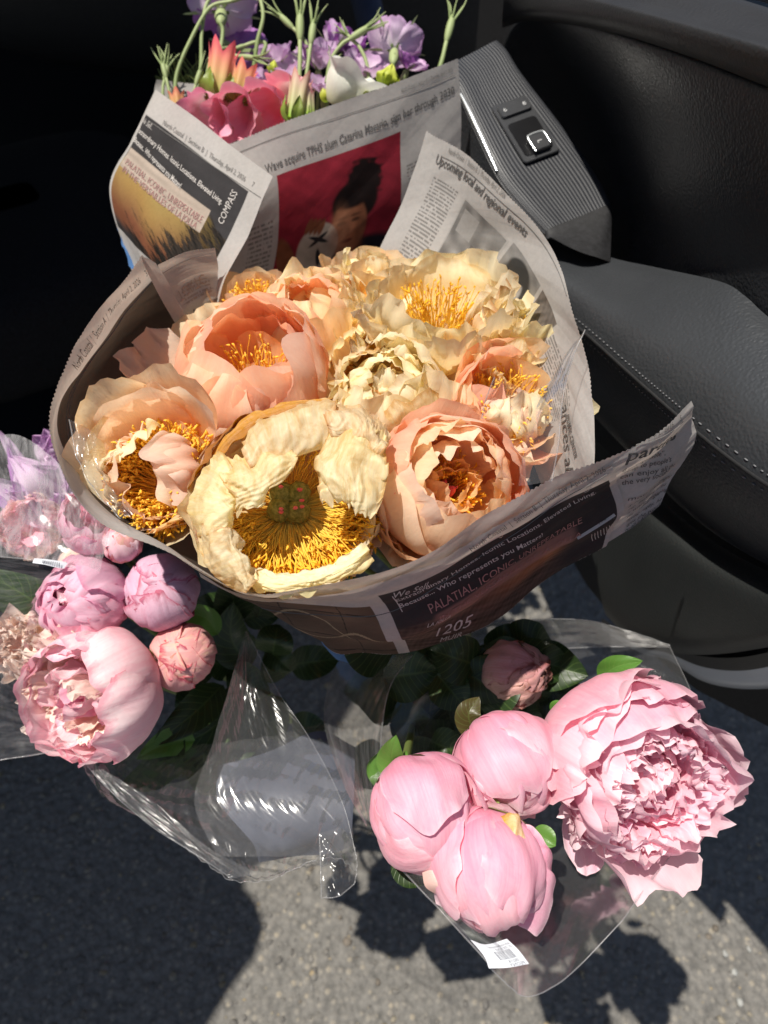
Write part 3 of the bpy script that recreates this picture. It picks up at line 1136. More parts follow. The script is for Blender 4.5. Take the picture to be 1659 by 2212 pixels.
def soccer(a, b):
    z = fn(3, 2)
    c = np.array(S(158, 46, 62)[:3]) * (1 + .12 * z(a * 2, b * 2))[..., None]

    def put(c, m, col):
        return c * (1 - m[..., None]) + np.array(S(*col)[:3]) * m[..., None]

    def el(x, y, rx, ry, soft=.2, rot=0.0):
        dx, dy = a - x, b - y
        cs, sn_ = math.cos(rot), math.sin(rot)
        q = np.sqrt(((dx * cs + dy * sn_) / rx) ** 2 + ((-dx * sn_ + dy * cs) / ry) ** 2)
        return 1 - sm(q, 1 - soft, 1 + soft)
    c = put(c, el(.70, .98, .30, .16), (38, 34, 44))         # shirt
    c = put(c, el(.62, .88, .085, .16), (112, 68, 50))       # neck
    z5 = fn(77, 6)(a * 4, b * 4)
    c = put(c, 1 - sm(np.sqrt(((a - .70) / .15) ** 2 + ((b - .30) / .19) ** 2) + .10 * z5, .85, 1.15), (38, 26, 26))    # hair
    c = put(c, el(.62, .47, .19, .20, .1), (34, 24, 24))
    c = put(c, el(.575, .68, .145, .27, .1), (172, 112, 82))  # face
    c = put(c, el(.54, .60, .09, .10, .6) * .5, (196, 136, 102))
    c = put(c, el(.60, .44, .15, .085, .25), (36, 26, 26))
    for x in (.51, .63):
        c = put(c, el(x, .635, .034, .018, .6) * .8, (58, 36, 30))
        c = put(c, el(x, .59, .045, .014, .6) * .55, (60, 38, 30))
    c = put(c, el(.565, .73, .022, .05, .5) * .5, (110, 62, 44))
    c = put(c, el(.565, .81, .05, .018, .4), (112, 52, 48))
    c = put(c, el(.68, .75, .05, .2, .5) * .45, (92, 54, 40))
    c = put(c, el(.10, .90, .07, .30, .15, -.3), (138, 84, 58))   # arm
    c = put(c, el(.33, .80, .165, .235, .06), (196, 184, 170))    # ball
    c = put(c, el(.38, .86, .11, .16, .6) * .45, (150, 136, 122))
    for x, y, rot in ((.33, .72, .5), (.33, .72, -.7), (.35, .9, 1.4)):
        c = put(c, el(x, y, .09, .018, .25, rot), (52, 48, 50))
    c = put(c, el(.50, .70, .07, .2, .7) * .5, (206, 148, 114))
    c = c * (1 + .10 * fn(78, 5)(a * 5, b * 5))[..., None]
    for k in range(4):
        c = put(c, el(.24 + .035 * k, .57 + .012 * k, .022, .075, .3, .3), (140, 86, 60))
    return c


def sunset(a, b):
    z, z2 = fn(11, 3), fn(12, 9)
    base = np.array(S(64, 62, 64)[:3])
    c = np.ones(a.shape + (3,)) * base * (1 + .08 * z(a * 3, b * 4))[..., None]
    y = b + .05 * z(a * 2, b * 0)
    z9 = z2(a * 9, b * 9)
    sky = sm(y, .44, .48) * (1 - sm(y, .9, 1.0))
    g = np.clip((y - .45) / .4, 0, 1)[..., None]
    sk = np.array(S(176, 152, 92)[:3]) * (1 - g) + np.array(S(134, 84, 60)[:3]) * g
    sk = sk * (1 - sm(a, .55, .9)[..., None] * .75)
    c = c * (1 - sky[..., None]) + sk * sky[..., None]
    bush = sm(z2(a * 2, b * 2) * .18 + z9 * .16 + (a - .45) * 1.3 + (y - .75) * 2.0, 0, .35)[..., None]
    c = c * (1 - bush) + np.array(S(46, 40, 36)[:3]) * (1 + .5 * z2(a * 6, b * 6))[..., None].clip(0, 2) * bush
    warm = np.exp(-((a - .25) / .25) ** 2 - ((y - .62) / .12) ** 2)[..., None]
    return np.clip(c + warm * np.array([.08, .045, .005]), .005, 1)


def grey_room(seed):
    def f(a, b):
        z, z2 = fn(seed, 2), rfn(seed + 1, 3)
        v = .26 + .07 * z(a * 3, b * 3) + .10 * z2(a * 2, b * 2)
        v = np.where((a > .1) & (a < .45) & (b > .15) & (b < .55), .42, v)
        v = np.where((a > .5) & (a < .8) & (b > .55), .16, v)
        v = np.where((a < .03) | (a > .97) | (b < .03) | (b > .97), .5, v)
        return np.stack([v, v * .96, v * .92], -1)
    return f


def portrait(a, b):
    z = fn(31, 4)
    v = .30 + .05 * z(a * 2, b * 2)
    e = lambda x, y, rx, ry: 1 - sm(np.sqrt(((a - x) / rx) ** 2 + ((b - y) / ry) ** 2), .85, 1.1)
    for m, col in ((e(.5, .52, .42, .46), .06), (e(.54, .56, .22, .30), .42), (e(.45, .22, .3, .16), .06), (e(.5, 1.08, .5, .25), .14), (e(.46, .5, .03, .02), .08), (e(.62, .5, .03, .02), .08), (e(.55, .7, .07, .025), .2)):
        v = v * (1 - m) + col * m
    return np.stack([v, v * .96, v * .92], -1)


def tiles(a, b):
    z = fn(41, 3)
    c = np.array(S(112, 92, 78)[:3]) * (1 + .18 * z(a * 2, b * 2))[..., None]
    l = (np.abs(np.mod(a * 3.2 + .25 * b, 1) - .5) < .012) | (np.abs(np.mod(b * 2.6 + .1 * a, 1) - .5) < .02)
    c = np.where(l[..., None], np.array(S(70, 60, 54)[:3]), c)
    s = np.abs(b - .45 - .25 * np.sin(a * 9)) < .014
    s2 = np.abs(b - .75 + .3 * a - .08 * np.sin(a * 14)) < .014
    return np.where((s | s2)[..., None], np.array(S(176, 156, 128)[:3]), c)


def landscape(a, b):
    """dark property advertisement with an evening view in its lower half"""
    z, z2, z3 = fn(51, 3), fn(52, 9), rfn(53, 7)
    c = np.ones(a.shape + (3,)) * np.array(S(62, 59, 60)[:3]) * (1 + .05 * z(a * 4, b * 3))[..., None]
    ph = sm(b, .40, .44)[..., None]
    vw = np.array(S(96, 80, 73)[:3]) * (1 + .30 * z2(a * 8, b * 4) + .3 * z3(a * 5, b * 3))[..., None]
    glow = np.exp(-((a - .62) / .2) ** 2 - ((b - .60) / .13) ** 2)[..., None]
    vw = vw + glow * np.array([.26, .10, .03])
    dk = sm(a, .70, .86)[..., None]
    vw = vw * (1 - dk) + np.array(S(66, 60, 62)[:3]) * dk
    c = c * (1 - ph) + vw * ph
    band = sm(b, .38, .41) * (1 - sm(b, .54, .57)) * sm(a, .13, .17) * (1 - sm(a, .80, .84))
    return np.clip(c * (1 - .62 * band[..., None]) + np.array(S(172, 134, 126)[:3]) * .62 * band[..., None], .01, 1)


HEAD = "North Coastal  |  Section %s  |  Thursday, April 2, 2026      %s"

# --- wrap of the peach bouquet
wrap = thing('newspaper_wrap', 'open newspaper cone wrapped round the peach peonies', 'newspaper wrap', PH(700, 1000, .5))
rim = [(303, 556, .300), (225, 645, .300), (160, 735, .302), (118, 830, .305), (98, 925, .310), (118, 1000, .315), (165, 1075, .320), (240, 1140, .326),
       (330, 1192, .331), (430, 1247, .335), (535, 1283, .337), (655, 1270, .337), (800, 1238, .336), (940, 1186, .334), (1050, 1112, .332),
       (1170, 1049, .330), (1290, 1002, .326), (1397, 938, .320), (1495, 869, .314)]
mid = [(385, 650, .365), (300, 735, .367), (235, 810, .370), (200, 880, .374), (185, 945, .378), (205, 1005, .380), (250, 1065, .382), (310, 1115, .384),
       (395, 1175, .386), (485, 1240, .388), (580, 1302, .390), (720, 1332, .392), (860, 1335, .394), (985, 1285, .394), (1100, 1212, .392),
       (1205, 1150, .387), (1312, 1090, .376), (1412, 1022, .362), (1494, 952, .350)]
low = []
for k, (x, y, h) in enumerate(mid):
    if k < 10:
        w = .55
        low.append((x * (1 - w) + 720 * w, y * (1 - w) + 1120 * w, h * (1 - w) + .50 * w))
low += [(700, 1385, .46), (790, 1405, .47), (890, 1402, .47), (985, 1366, .47), (1078, 1314, .465), (1175, 1246, .452), (1285, 1178, .43), (1356, 1140, .41), (1424, 1088, .392)]
mk3 = lambda L: [PH(*q) for q in L]
wv = fn(909, 1.0)
rim = [(x + 5 * wv(k * .9, 0), y + 5 * wv(k * .9, 9), h) for k, (x, y, h) in enumerate(rim)]
inner = Sheet([mk3(rim), mk3(mid), mk3(low)], 0, 0, .0022, 3)
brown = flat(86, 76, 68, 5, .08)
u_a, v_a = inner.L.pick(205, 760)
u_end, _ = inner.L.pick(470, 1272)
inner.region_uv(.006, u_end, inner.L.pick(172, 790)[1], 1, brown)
for off in (0, 6):
    inner.rule((330 - off * 0, 600), (170 + off, 1000), 2.2, ink_grey, 120, keepv=False)
inner.text(HEAD % ('A', '3'), (150, 794), (312, 592), 13, ink_grey)
# the page that runs past the fold on the right: "parties"
pg = [("April 2, 2026     5", (1384, 946), (1466, 903), 10), ]
for s, p0, p1, h in pg:
    inner.text(s, p0, p1, h, ink_grey)
inner.rule((1372, 958), (1472, 908), 1.6, ink_grey, 20)
inner.text("parties", (1352, 996), (1462, 950), 26, ink_dark, .012)
for i, s in enumerate(("d unforgettable”,", "set-up to people’s", "can enjoy all the", "the very sociable", "", "most challenging", "g her own business", "ng, fielding a lot", "s while managing", "rts—a year ago,", "laying rugby, he", "lges she would", "y of it without", "t—in addition")):
    if not s: continue
    y = i * 10.4
    sh = max(0, i - 6) * 4
    inner.text(s, (1343 + i * .8, 1020 + y), (1436 - sh + (i % 3) * 6, 982 + y * .93), 9.5, ink_dark, .004)
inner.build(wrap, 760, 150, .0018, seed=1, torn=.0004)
# outer sheet, its torn edge a finger's breadth below the first
outer = Sheet([mk3(rim), mk3(mid), mk3(low)], 0, 0, .0016, 3)
uA = inner.L.pick(415, 1246)[0]
uB = inner.L.pick(1316, 992)[0]
e_ = .004
p_ = outer.L(.75, .4)
n_ = np.cross(outer.L(.754, .4) - p_, outer.L(.75, .41) - p_)
outer.off = .0022 * np.sign((CP - p_) @ n_)
outer.wob = .0022
uG = outer.L.pick(812, 1300)[0]
vT = outer.L.pick(1000, 1215)[1]
outer.region_uv(uG + .006, uB - .008, outer.L.pick(1010, 1198)[1], 1.0, landscape)
outer.region_uv(uA, uG - .008, outer.L.pick(745, 1312)[1], 1.0, tiles)
outer.text(HEAD % ('B', ''), (1012, 1186), (1308, 1016), 12, ink_grey)
outer.rule((560, 1308), (1308, 1022), 1.6, ink_grey, 120)
outer.text("We Sell...", (850, 1288), (938, 1264), 14, ink_pale, .0, .3)
outer.text("Extraordinary Homes. Iconic Locations. Elevated Living.", (857, 1300), (1286, 1062), 8, ink_pale, .004)
outer.text("Because... Who represents you Matters!", (864, 1312), (1166, 1150), 8, ink_pale, .004)
outer.text("PALATIAL, ICONIC, UNREPEATABLE", (924, 1312), (1254, 1124), 12, ink_red)
outer.text("IN THE VERSAILLES OF LA JOLLA", (940, 1322), (1248, 1145), 10, ink_red)
outer.text("LA JOLLA", (912, 1334), (962, 1318), 8, ink_pale)
outer.text("1205", (938, 1368), (1006, 1338), 22, ink_pale)
outer.text("MUIR", (946, 1380), (990, 1362), 11, ink_pale)
outer.text("COMPASS", (1268, 1060), (1296, 1020), 11, ink_pale)
outer.rule((846, 1284), (868, 1318), 2.0, ink_pale, 10)
outer.rule((1238, 1150), (1316, 1096), 9, ink_pale, 20)
outer.text("ESTATE", (1284, 1122), (1316, 1103), 6, ink_dark)
for k in range(8):
    outer.rule((1270 + 6 * k, 1142 - 3.5 * k), (1276 + 6 * k, 1162 - 4 * k), 1.6, ink_pale, 4)
outer.build(wrap, 620, 150, .0005, uA, uB, .075, 1, seed=2, torn=.0005, name='outer_sheet')

# right back sheet: "Upcoming local and regional events"
bk = [[(926, 282, .285), (1010, 335, .282), (1085, 410, .285), (1160, 490, .292), (1215, 585, .300), (1246, 690, .308), (1270, 780, .316), (1282, 890, .324), (1286, 1010, .332)],
      [(872, 425, .33), (950, 470, .33), (1020, 530, .333), (1080, 600, .336), (1130, 680, .340), (1165, 760, .344), (1195, 840, .348), (1215, 930, .352), (1232, 1030, .356)],
      [(808, 570, .375), (870, 620, .375), (930, 680, .378), (985, 740, .38), (1030, 800, .382), (1070, 850, .384), (1110, 900, .386), (1140, 970, .388), (1170, 1050, .39)]]
bsh = Sheet([mk3(q) for q in bk], 0, 0, .0012, 13)
bsh.text(HEAD % ('B', ''), (968, 330), (1090, 428), 11, ink_grey)
bsh.rule((955, 338), (1230, 640), 1.5, ink_grey, 60)
bsh.text("Upcoming local and regional events", (940, 352), (1132, 512), 19, ink_dark, .014)
bsh.region((912, 385), (905, 560), lambda a, b: greek(20, 3)(b, a) if False else greek(1, 3)(a, b))
bsh.regs.pop()
u0, v0 = bsh.L.pick(936, 372)
u1, v1 = bsh.L.pick(995, 425)
bsh.region_uv(u0 - .0, u1 - .01, v0 + .02, .92, greek(26, 7, 1, dens=.85))
u2, v2 = bsh.L.pick(1010, 432)
u3, v3 = bsh.L.pick(1100, 520)
bsh.region_uv(u1 + .015, u3, .26, .70, grey_room(21))
u4 = bsh.L.pick(1060, 520)[0]
u5 = bsh.L.pick(1150, 600)[0]
bsh.region_uv(u3 + .01, u3 + .15, .24, .74, portrait)
bsh.region_uv(u3 + .16, u3 + .26, .24, .80, flat(120, 112, 106, 8, .2))
bsh.region_uv(u3 + .275, .86, .30, .9, greek(22, 9, 2))
bsh.text("ANIMAL CENTER", (1226, 900), (1243, 992), 11, ink_dark, .01)
bsh.text("ances ab", (1214, 880), (1222, 1030), 22, ink_dark)
bsh.build(wrap, 420, 300, .0012, seed=3)

# pale folded corner between the cone and the bunch behind
fc = [[(340, 572, .312), (400, 545, .318), (466, 536, .325)], [(372, 640, .34), (425, 612, .345), (474, 600, .35)], [(412, 725, .37), (450, 700, .372), (486, 672, .375)]]
fcs = Sheet([mk3(q) for q in fc], 0, 0, .0012, 23)
fcs.text("TORTC", (376, 632), (440, 592), 22, ink_ghost, .0, 0, True)
fcs.text("I hunt", (412, 702), (476, 655), 24, ink_grey, .01)
fcs.rule((350, 592), (455, 550), 1.5, ink_ghost, 20)
fcs.rule((392, 660), (462, 622), 1.2, ink_ghost, 20)
u0, v0 = fcs.L.pick(384, 640)
fcs.region_uv(.15, .85, .45, .68, greek(5, 5, 1, (.34, .26, .21)))
fcs.build(wrap, 120, 120, .0010, seed=4, name='folded_corner')
# turned-in crease beside it
cr = [[(300, 553, .300), (318, 556, .302), (336, 566, .306)], [(345, 640, .336), (362, 636, .336), (378, 640, .338)], [(392, 722, .372), (408, 722, .372), (424, 726, .373)]]
crs = Sheet([mk3(q) for q in cr], 0, 0, .0008, 25)
crs.build(wrap, 30, 80, .0, seed=5, name='crease')

# --- wrap of the bunch behind
wrap2 = thing('newspaper_wrap', 'newspaper sheet with a red photograph wrapped round the foxglove bunch', 'newspaper wrap', P(640, 500, .74))
d1 = [[(335, 192, .715), (420, 252, .680), (510, 322, .648), (590, 382, .620)], [(283, 305, .705), (372, 378, .672), (462, 446, .640), (540, 500, .616)],
      [(238, 418, .695), (322, 505, .662), (405, 570, .635), (484, 612, .614)], [(290, 600, .69), (350, 655, .665), (410, 700, .645), (455, 730, .63)]]
s1 = Sheet([[P(*q) for q in c_] for c_ in d1], 0, 0, .0009, 33)
pa, pb = s1.L.pick(316, 243), s1.L.pick(535, 417)
s1.region_uv(pa[0] + .0, pb[0] + .005, (pa[1] + pb[1]) / 2, .80, sunset)
s1.text(HEAD % ('B', '7'), (352, 270), (548, 406), 12, ink_grey)
s1.rule((322, 262), (566, 430), 1.5, ink_grey)
s1.text("We Sell...", (304, 262), (330, 284), 12, ink_pale, 0, .3)
s1.text("Extraordinary Homes. Iconic Locations. Elevated Living.", (296, 284), (482, 446), 12, ink_pale, .014)
s1.text("Because... Who represents you Matters!", (289, 306), (392, 412), 12, ink_pale, .014)
uq0, vq0 = s1.L.pick(277, 350)
uq1, vq1 = s1.L.pick(436, 492)
s1.region_uv(.02, uq1 + .01, vq1 - .10, vq1 + .03, flat(196, 180, 166, 61, .08))
s1.text("PALATIAL, ICONIC, UNREPEATABLE", (272, 356), (436, 484), 15, ink_red)
s1.text("IN THE VERSAILLES OF LA JOLLA", (266, 372), (424, 496), 14, ink_red)
s1.text("COMPASS", (484, 490), (516, 420), 14, ink_pale)
s1.build(wrap2, 260, 220, .0013, seed=6)
d2 = [[(480, 318, .680), (600, 268, .682), (730, 222, .686), (860, 176, .691), (990, 126, .695)], [(500, 450, .69), (620, 400, .70), (740, 360, .71), (860, 315, .717), (996, 250, .722)],
      [(500, 560, .72), (620, 520, .73), (740, 485, .74), (860, 440, .748), (990, 370, .752)], [(480, 660, .755), (600, 630, .767), (720, 605, .78), (850, 570, .79), (970, 490, .79)]]
s2 = Sheet([[P(*q) for q in c_] for c_ in d2], 0, 0, .0008, 43)
(ua, va), (ub, vb) = s2.L.pick(597, 378), s2.L.pick(866, 284)
s2.region_uv(ua, ub, (va + vb) / 2, s2.L.pick(700, 574)[1], soccer)
s2.text(HEAD % ('B', ''), (866, 200), (978, 154), 9, ink_grey)
s2.rule((500, 336), (984, 162), 1.6, ink_grey)
s2.text("Wave acquire TPHS alum Catarina Macario, sign her through 2030", (574, 375), (982, 202), 19, ink_dark, .012)
s2.region_uv(.06, ua - .02, .50, .96, greek(15, 15, 1))
s2.region_uv(ub + .02, ub + .12, .46, .60, greek(7, 16, 1))
s2.build(wrap2, 360, 260, .0013, seed=7)
# far side of that wrap, behind the flowers
d3 = [[(338, 172, .775), (400, 178, .80), (480, 182, .83)], [(330, 230, .765), (420, 245, .79), (500, 250, .81)], [(330, 300, .755), (420, 320, .775), (500, 330, .79)]]
s3 = Sheet([[P(*q) for q in c_] for c_ in d3], 0, 0, .001, 53)
s3.build(wrap2, 80, 30, .0012, seed=8, name='far_sheet')
blue = simple_mat('blue_tissue', S(84, 124, 176), S(70, 108, 160), 20, .5, .3, .3, transl=.25)
V = Loft([[P(240, 440, .70), P(262, 520, .69), P(290, 600, .68)], [P(262, 470, .71), P(300, 540, .70), P(330, 620, .69)], [P(330, 480, .75), P(360, 560, .73), P(390, 640, .71)]], 0).grid(24, 20)[0]
gridobj('blue_tissue', V + .0015 * rfn(8, 2)(V[..., 0] * 60, V[..., 1] * 60)[..., None], blue, wrap2)
V = Loft([[P(690, 1372, .60), P(760, 1366, .61), P(850, 1385, .62), P(885, 1405, .63)], [P(700, 1400, .62), P(760, 1405, .63), P(830, 1430, .64), P(885, 1470, .65)], [P(760, 1440, .65), P(800, 1470, .66), P(850, 1510, .67), P(880, 1540, .68)]], 0).grid(30, 30)[0]
gridobj('blue_tissue', V + .003 * rfn(18, 2)(V[..., 0] * 50, V[..., 1] * 50)[..., None], blue, wrap)
# ---------------------------------------------------------------- petals
def petal_V(phi, angs, L, W, rho, seed, r0=0.0, z0=0.0, nu=16, nv=15, ruf=.0, rf=1.0, crum=.0, cf=1.0, fold=.0, tip=.25, notch=.06, base=.35, wmax=.62, taper=.12,
            sidecurl=0.0, twist=0.0, lean=0.0):
    u = np.linspace(0, 1, nu)[:, None]
    s = np.linspace(-1, 1, nv)[None, :]
    n1 = fn(seed, 1.0, 5, 2)
    n2 = fn(seed + 11, 2.2 * rf, 7, 2)
    n3 = fn(seed + 23, 1.1 * cf, 6, 2)
    n4 = rfn(seed + 37, 1.3 * cf, 6, 2)
    Lf = 1 - tip * np.abs(s) ** 2.4 - notch * (n1(s * 1.5, 0 * s) + .45 * n2(s * 1.1, 0 * s + 3)) * .5
    uu = u * Lf
    t = np.linspace(0, 1.15, 70)
    A = np.radians(np.interp(t, np.linspace(0, 1, len(angs)), angs))
    k = np.ones(7) / 7
    A = np.convolve(np.pad(A, 3, 'edge'), k, 'valid')
    dt = t[1] - t[0]
    rr = r0 + np.concatenate([[0], np.cumsum(np.sin((A[1:] + A[:-1]) / 2))]) * dt * L
    zz = z0 + np.concatenate([[0], np.cumsum(np.cos((A[1:] + A[:-1]) / 2))]) * dt * L
    r = np.interp(uu, t, rr)
    z = np.interp(uu, t, zz)
    a = np.interp(uu, t, A)
    g = np.clip(uu / wmax, 0, 1)
    w = W * (base + (1 - base) * np.sin(g * math.pi / 2)) * (1 - taper * np.clip((uu - wmax) / (1 - wmax), 0, 1.2) ** 2)
    w = w * (1 + .07 * n1(u * 1.5 + 7, 0 * s))
    rho = max(rho, 1e-4)
    lam = w * s / rho
    tang = rho * np.sin(lam)
    inn = rho * (1 - np.cos(lam))
    edge = np.maximum(np.abs(s) ** 3 * np.clip(u * 1.6, 0, 1), np.broadcast_to(u ** 3.5, (nu, nv)))
    d = ruf * L * edge * n2(u * 1.9, s * 2.0)
    d = d + crum * L * n3(u * 1.7, s * 1.6) * np.clip(u * 2.5, 0, 1) + fold * L * n4(u * 2.0, s * 1.9) * np.clip(u * 2.5, 0, 1)
    inn = inn + d + sidecurl * L * np.clip(np.abs(s) - .6, 0, 1) ** 1.5 * np.clip(u * 2, 0, 1)
    tang = tang + (.4 * ruf + .3 * fold) * L * edge * n2(u * 1.3 + 9, s * 1.5)
    x = r - inn * np.cos(a) + lean * (zz[-1] - z0) * 0
    zq = z + inn * np.sin(a)
    tw = twist * uu
    x, tang = x * np.cos(tw) - tang * np.sin(tw), x * np.sin(tw) + tang * np.cos(tw)
    c, sn_ = math.cos(phi), math.sin(phi)
    return np.stack([x * c - tang * sn_, x * sn_ + tang * c, zq], -1)


def petal(parent, mat, name='petal', label=None, **k):
    V = petal_V(**k)
    o = gridobj(name, V, mat, parent, False)
    if label: o['label'] = label
    return o


def ring(parent, mat, n, Rr, seed, angs, L, W, rho, phi0=0.0, jit=.12, ajit=6, arc=None, skip=(), **k):
    """a whorl of n petals; lengths in units of Rr"""
    rs = np.random.RandomState(seed)
    for i in range(n):
        j = rs.uniform(-1, 1, 6)
        if i in skip: continue
        if arc is None:
            ph = phi0 + 2 * math.pi * i / n + j[0] * .5 / n * 2
        else:
            ph = arc[0] + (arc[1] - arc[0]) * (i + .5) / n + j[0] * .08
        kk = dict(k)
        m = mat[i % len(mat)] if isinstance(mat, (list, tuple)) else mat
        petal(parent, m, phi=ph, angs=[a + j[1] * ajit for a in angs], L=L * Rr * (1 + j[2] * jit), W=W * Rr * (1 + j[3] * jit), rho=rho * Rr * (1 + j[4] * jit * .6),
              seed=seed * 101 + i * 17, r0=kk.pop('r0', 0) * Rr, z0=kk.pop('z0', -1) * Rr + (j[5] * .03) * Rr, twist=kk.pop('twist', 0) * j[2], **kk)


def sphere_ring(parent, mat, n, Rr, seed, cover, halfw, f=1.0, lift=0.0, **k):
    """petals lying on a globe of radius f*Rr, from the lower pole up through `cover` degrees; lift>0 opens the tips"""
    a1 = 90 - cover + lift
    k.setdefault('z0', -f)
    ring(parent, mat, n, Rr, seed, [90, 90 - cover * .5, a1], f * math.radians(cover), f * math.radians(halfw), f, **k)


def stamens(parent, mat, n, seed, r0, z0, L, spread, arc=None, th=.00045, tipl=.0032, curl=12, tipth=.0009, name='stamens'):
    """thread-like filaments with loose anthers, in the flower's frame"""
    rs = np.random.RandomState(seed)
    B = Bag()
    for i in range(n):
        ph = rs.uniform(*(arc or (0, 2 * math.pi)))
        a0 = R(rs.uniform(*spread))
        l = L * rs.uniform(.7, 1.12)
        tt = np.linspace(0, 1, 7)
        aa = a0 + R(curl) * rs.uniform(-1, 1.6) * tt ** 2
        r = r0 * rs.uniform(.7, 1.2) + np.concatenate([[0], np.cumsum(np.sin(aa[1:]))]) * l / 6
        z = z0 + np.concatenate([[0], np.cumsum(np.cos(aa[1:]))]) * l / 6
        w = rs.uniform(-.35, .35) * tt ** 2
        pts = np.stack([r * np.cos(ph + w), r * np.sin(ph + w), z], -1)
        V, Q, uv = tube(pts, [th, th * .8, th * .8], 3, 7)
        uv = uv.copy()
        uv[:, 0] *= .75
        B.add(V, Q, uv)
        d = nrm(pts[-1] - pts[-2] + rs.normal(size=3) * .5 * l / 6)
        p2 = pts[-1] + d * tipl * rs.uniform(.6, 1.3)
        p1 = (pts[-1] + p2) / 2 + rs.normal(size=3) * tipl * .14
        V, Q, uv = tube([pts[-1], p1, p2], [tipth * .7, tipth, tipth * .3], 4, 5)
        B.add(V, Q, np.ones((len(V), 2)) * .95)
    return B.obj(name, mat, parent, False, 'stuff')


def carpels(parent, n, Rr, r, z0, h, mat, tipmat, seed=1, ph0=.3):
    rs = np.random.RandomState(seed)
    for i in range(n):
        ph = ph0 + 2 * math.pi * i / n
        d = np.array([math.cos(ph), math.sin(ph), 0])
        c0 = d * r * .45 + np.array([0, 0, z0])
        V, Q = ell((0, 0, 0), (1, 0, 0), (0, 1, 0), (0, 0, 1), 14, 12)
        zz = V[:, 2].copy()
        rad = r * rs.uniform(.52, .66) * (1 - .35 * np.clip(zz, 0, 1))
        tg = np.array([-d[1], d[0], 0])
        rib = 1 + .05 * np.sin(np.arctan2(V[:, 1], V[:, 0]) * 7)
        Vp = c0 + (V[:, :1] * rad[:, None] * rib[:, None]) * d * 1.0 + (V[:, 1:2] * rad[:, None] * rib[:, None]) * tg + np.outer(zz * h * .5 + h * .5, [0, 0, 1]) + np.outer((zz + 1) * .12 * r, d)
        Vp = Vp + rs.normal(size=3) * r * .05
        o = mk('carpel', Vp, None, mat, parent, False, None, None, True, Q)
        tip = c0 + np.array([0, 0, h]) + d * .2 * r
        B = Bag()
        for q in range(3):
            e = rs.normal(size=3) * r * .16
            V, Q = ell(tip + e, (r * .11, 0, 0), (0, r * .07, 0), (r * .03, 0, r * .11), 6, 6)
            B.add(V + rs.uniform(-1, 1, V.shape) * r * .03, Q)
        B.obj('stigma', tipmat, o, False).parent = o


def leaf(parent, mat, pts, width, up=None, seed=1, fold=.25, name='leaf', nu=18, nv=9, wave=.06, world=True):
    """lance-shaped leaf along world points"""
    pts = np.asarray(pts, float)
    t = np.linspace(0, 1, nu)
    C = crom(pts, t * (len(pts) - 1))
    T = np.gradient(C, axis=0)
    T /= np.linalg.norm(T, axis=1, keepdims=True) + 1e-12
    up = nrm(CP - C.mean(0)) if up is None else nrm(up)
    Sd = np.cross(T, up)
    Sd /= np.linalg.norm(Sd, axis=1, keepdims=True) + 1e-12
    N = np.cross(Sd, T)
    w = width * np.sin(np.clip(t, 0, 1) ** .75 * math.pi) ** .8 * .5 + width * .01
    s = np.linspace(-1, 1, nv)
    n = fn(seed, 1.5)
    V = C[:, None] + Sd[:, None] * (w[:, None] * s[None])[..., None] + N[:, None] * ((fold * np.abs(s)[None] * w[:, None]) + wave * width * n(t[:, None] * 2.5, s[None] * 1.2) * np.abs(s)[None])[..., None]
    return gridobj(name, V, mat, parent, world)


# ---------------------------------------------------------------- colours
M = {}
cream = S(247, 235, 205); creamy = S(242, 220, 174); peach = S(249, 213, 185); blush = S(248, 205, 191); apric = S(243, 185, 141); tan = S(178, 118, 37); orange = S(235, 159, 93)
M['peach'] = petal_mat('peach_petal', S(246, 188, 112), S(251, 220, 172), S(253, 234, 202), S(226, 176, 116), .25, S(246, 206, 144), .2)
M['peach_deep'] = petal_mat('deep_peach_petal', S(248, 180, 100), S(252, 208, 150), S(253, 226, 184), S(236, 176, 112), .2, S(246, 186, 124), .25)
M['blush'] = petal_mat('blush_petal', S(248, 196, 140), S(252, 220, 188), S(253, 234, 214), S(246, 196, 168), .2, S(248, 202, 172), .25)
M['pinkpeach'] = petal_mat('pink_peach_petal', S(248, 178, 126), S(250, 200, 168), S(252, 218, 192), S(242, 172, 138), .3, S(247, 184, 152), .3)
M['cream'] = petal_mat('cream_petal', S(248, 220, 146), S(252, 239, 196), S(253, 246, 218), S(222, 182, 112), .4, S(242, 214, 148), .3, .48)
M['aged'] = petal_mat('aged_cream_petal', S(228, 186, 106), S(246, 232, 192), S(250, 242, 212), S(194, 142, 70), .75, S(214, 174, 106), .6, .50, .5, .42, 5, stain_lo=.46)
M['tan'] = petal_mat('browned_petal', S(206, 160, 90), S(204, 150, 78), S(176, 118, 54), S(150, 98, 42), .7, S(160, 108, 50), .5, .3, .4)
M['yellowin'] = petal_mat('yellow_cream_petal', S(249, 213, 115), S(251, 230, 166), S(252, 242, 208), S(235, 205, 145), .3, None, 0, .5)
M['pink'] = petal_mat('pink_petal', S(243, 166, 190), S(248, 190, 208), S(250, 211, 221), S(252, 228, 232), .55, S(240, 160, 186), .4, .40, .32, .46, 3.2, stain_lo=.46)
M['pinkruf'] = petal_mat('pale_pink_ruffle', S(238, 148, 176), S(247, 192, 210), S(252, 222, 231), S(253, 234, 238), .5, None, 0, .45, .2)
M['palepink'] = petal_mat('pale_pink_petal', S(244, 180, 198), S(249, 214, 224), S(252, 234, 237), S(234, 124, 158), .55, S(243, 184, 204), .35, .40, .34, .46, 3.2, stain_lo=.46)
M['mauve'] = petal_mat('mauve_pink_petal', S(232, 158, 188), S(236, 182, 206), S(243, 206, 222), S(232, 126, 160), .5, S(240, 190, 210), .35, .38, .24)
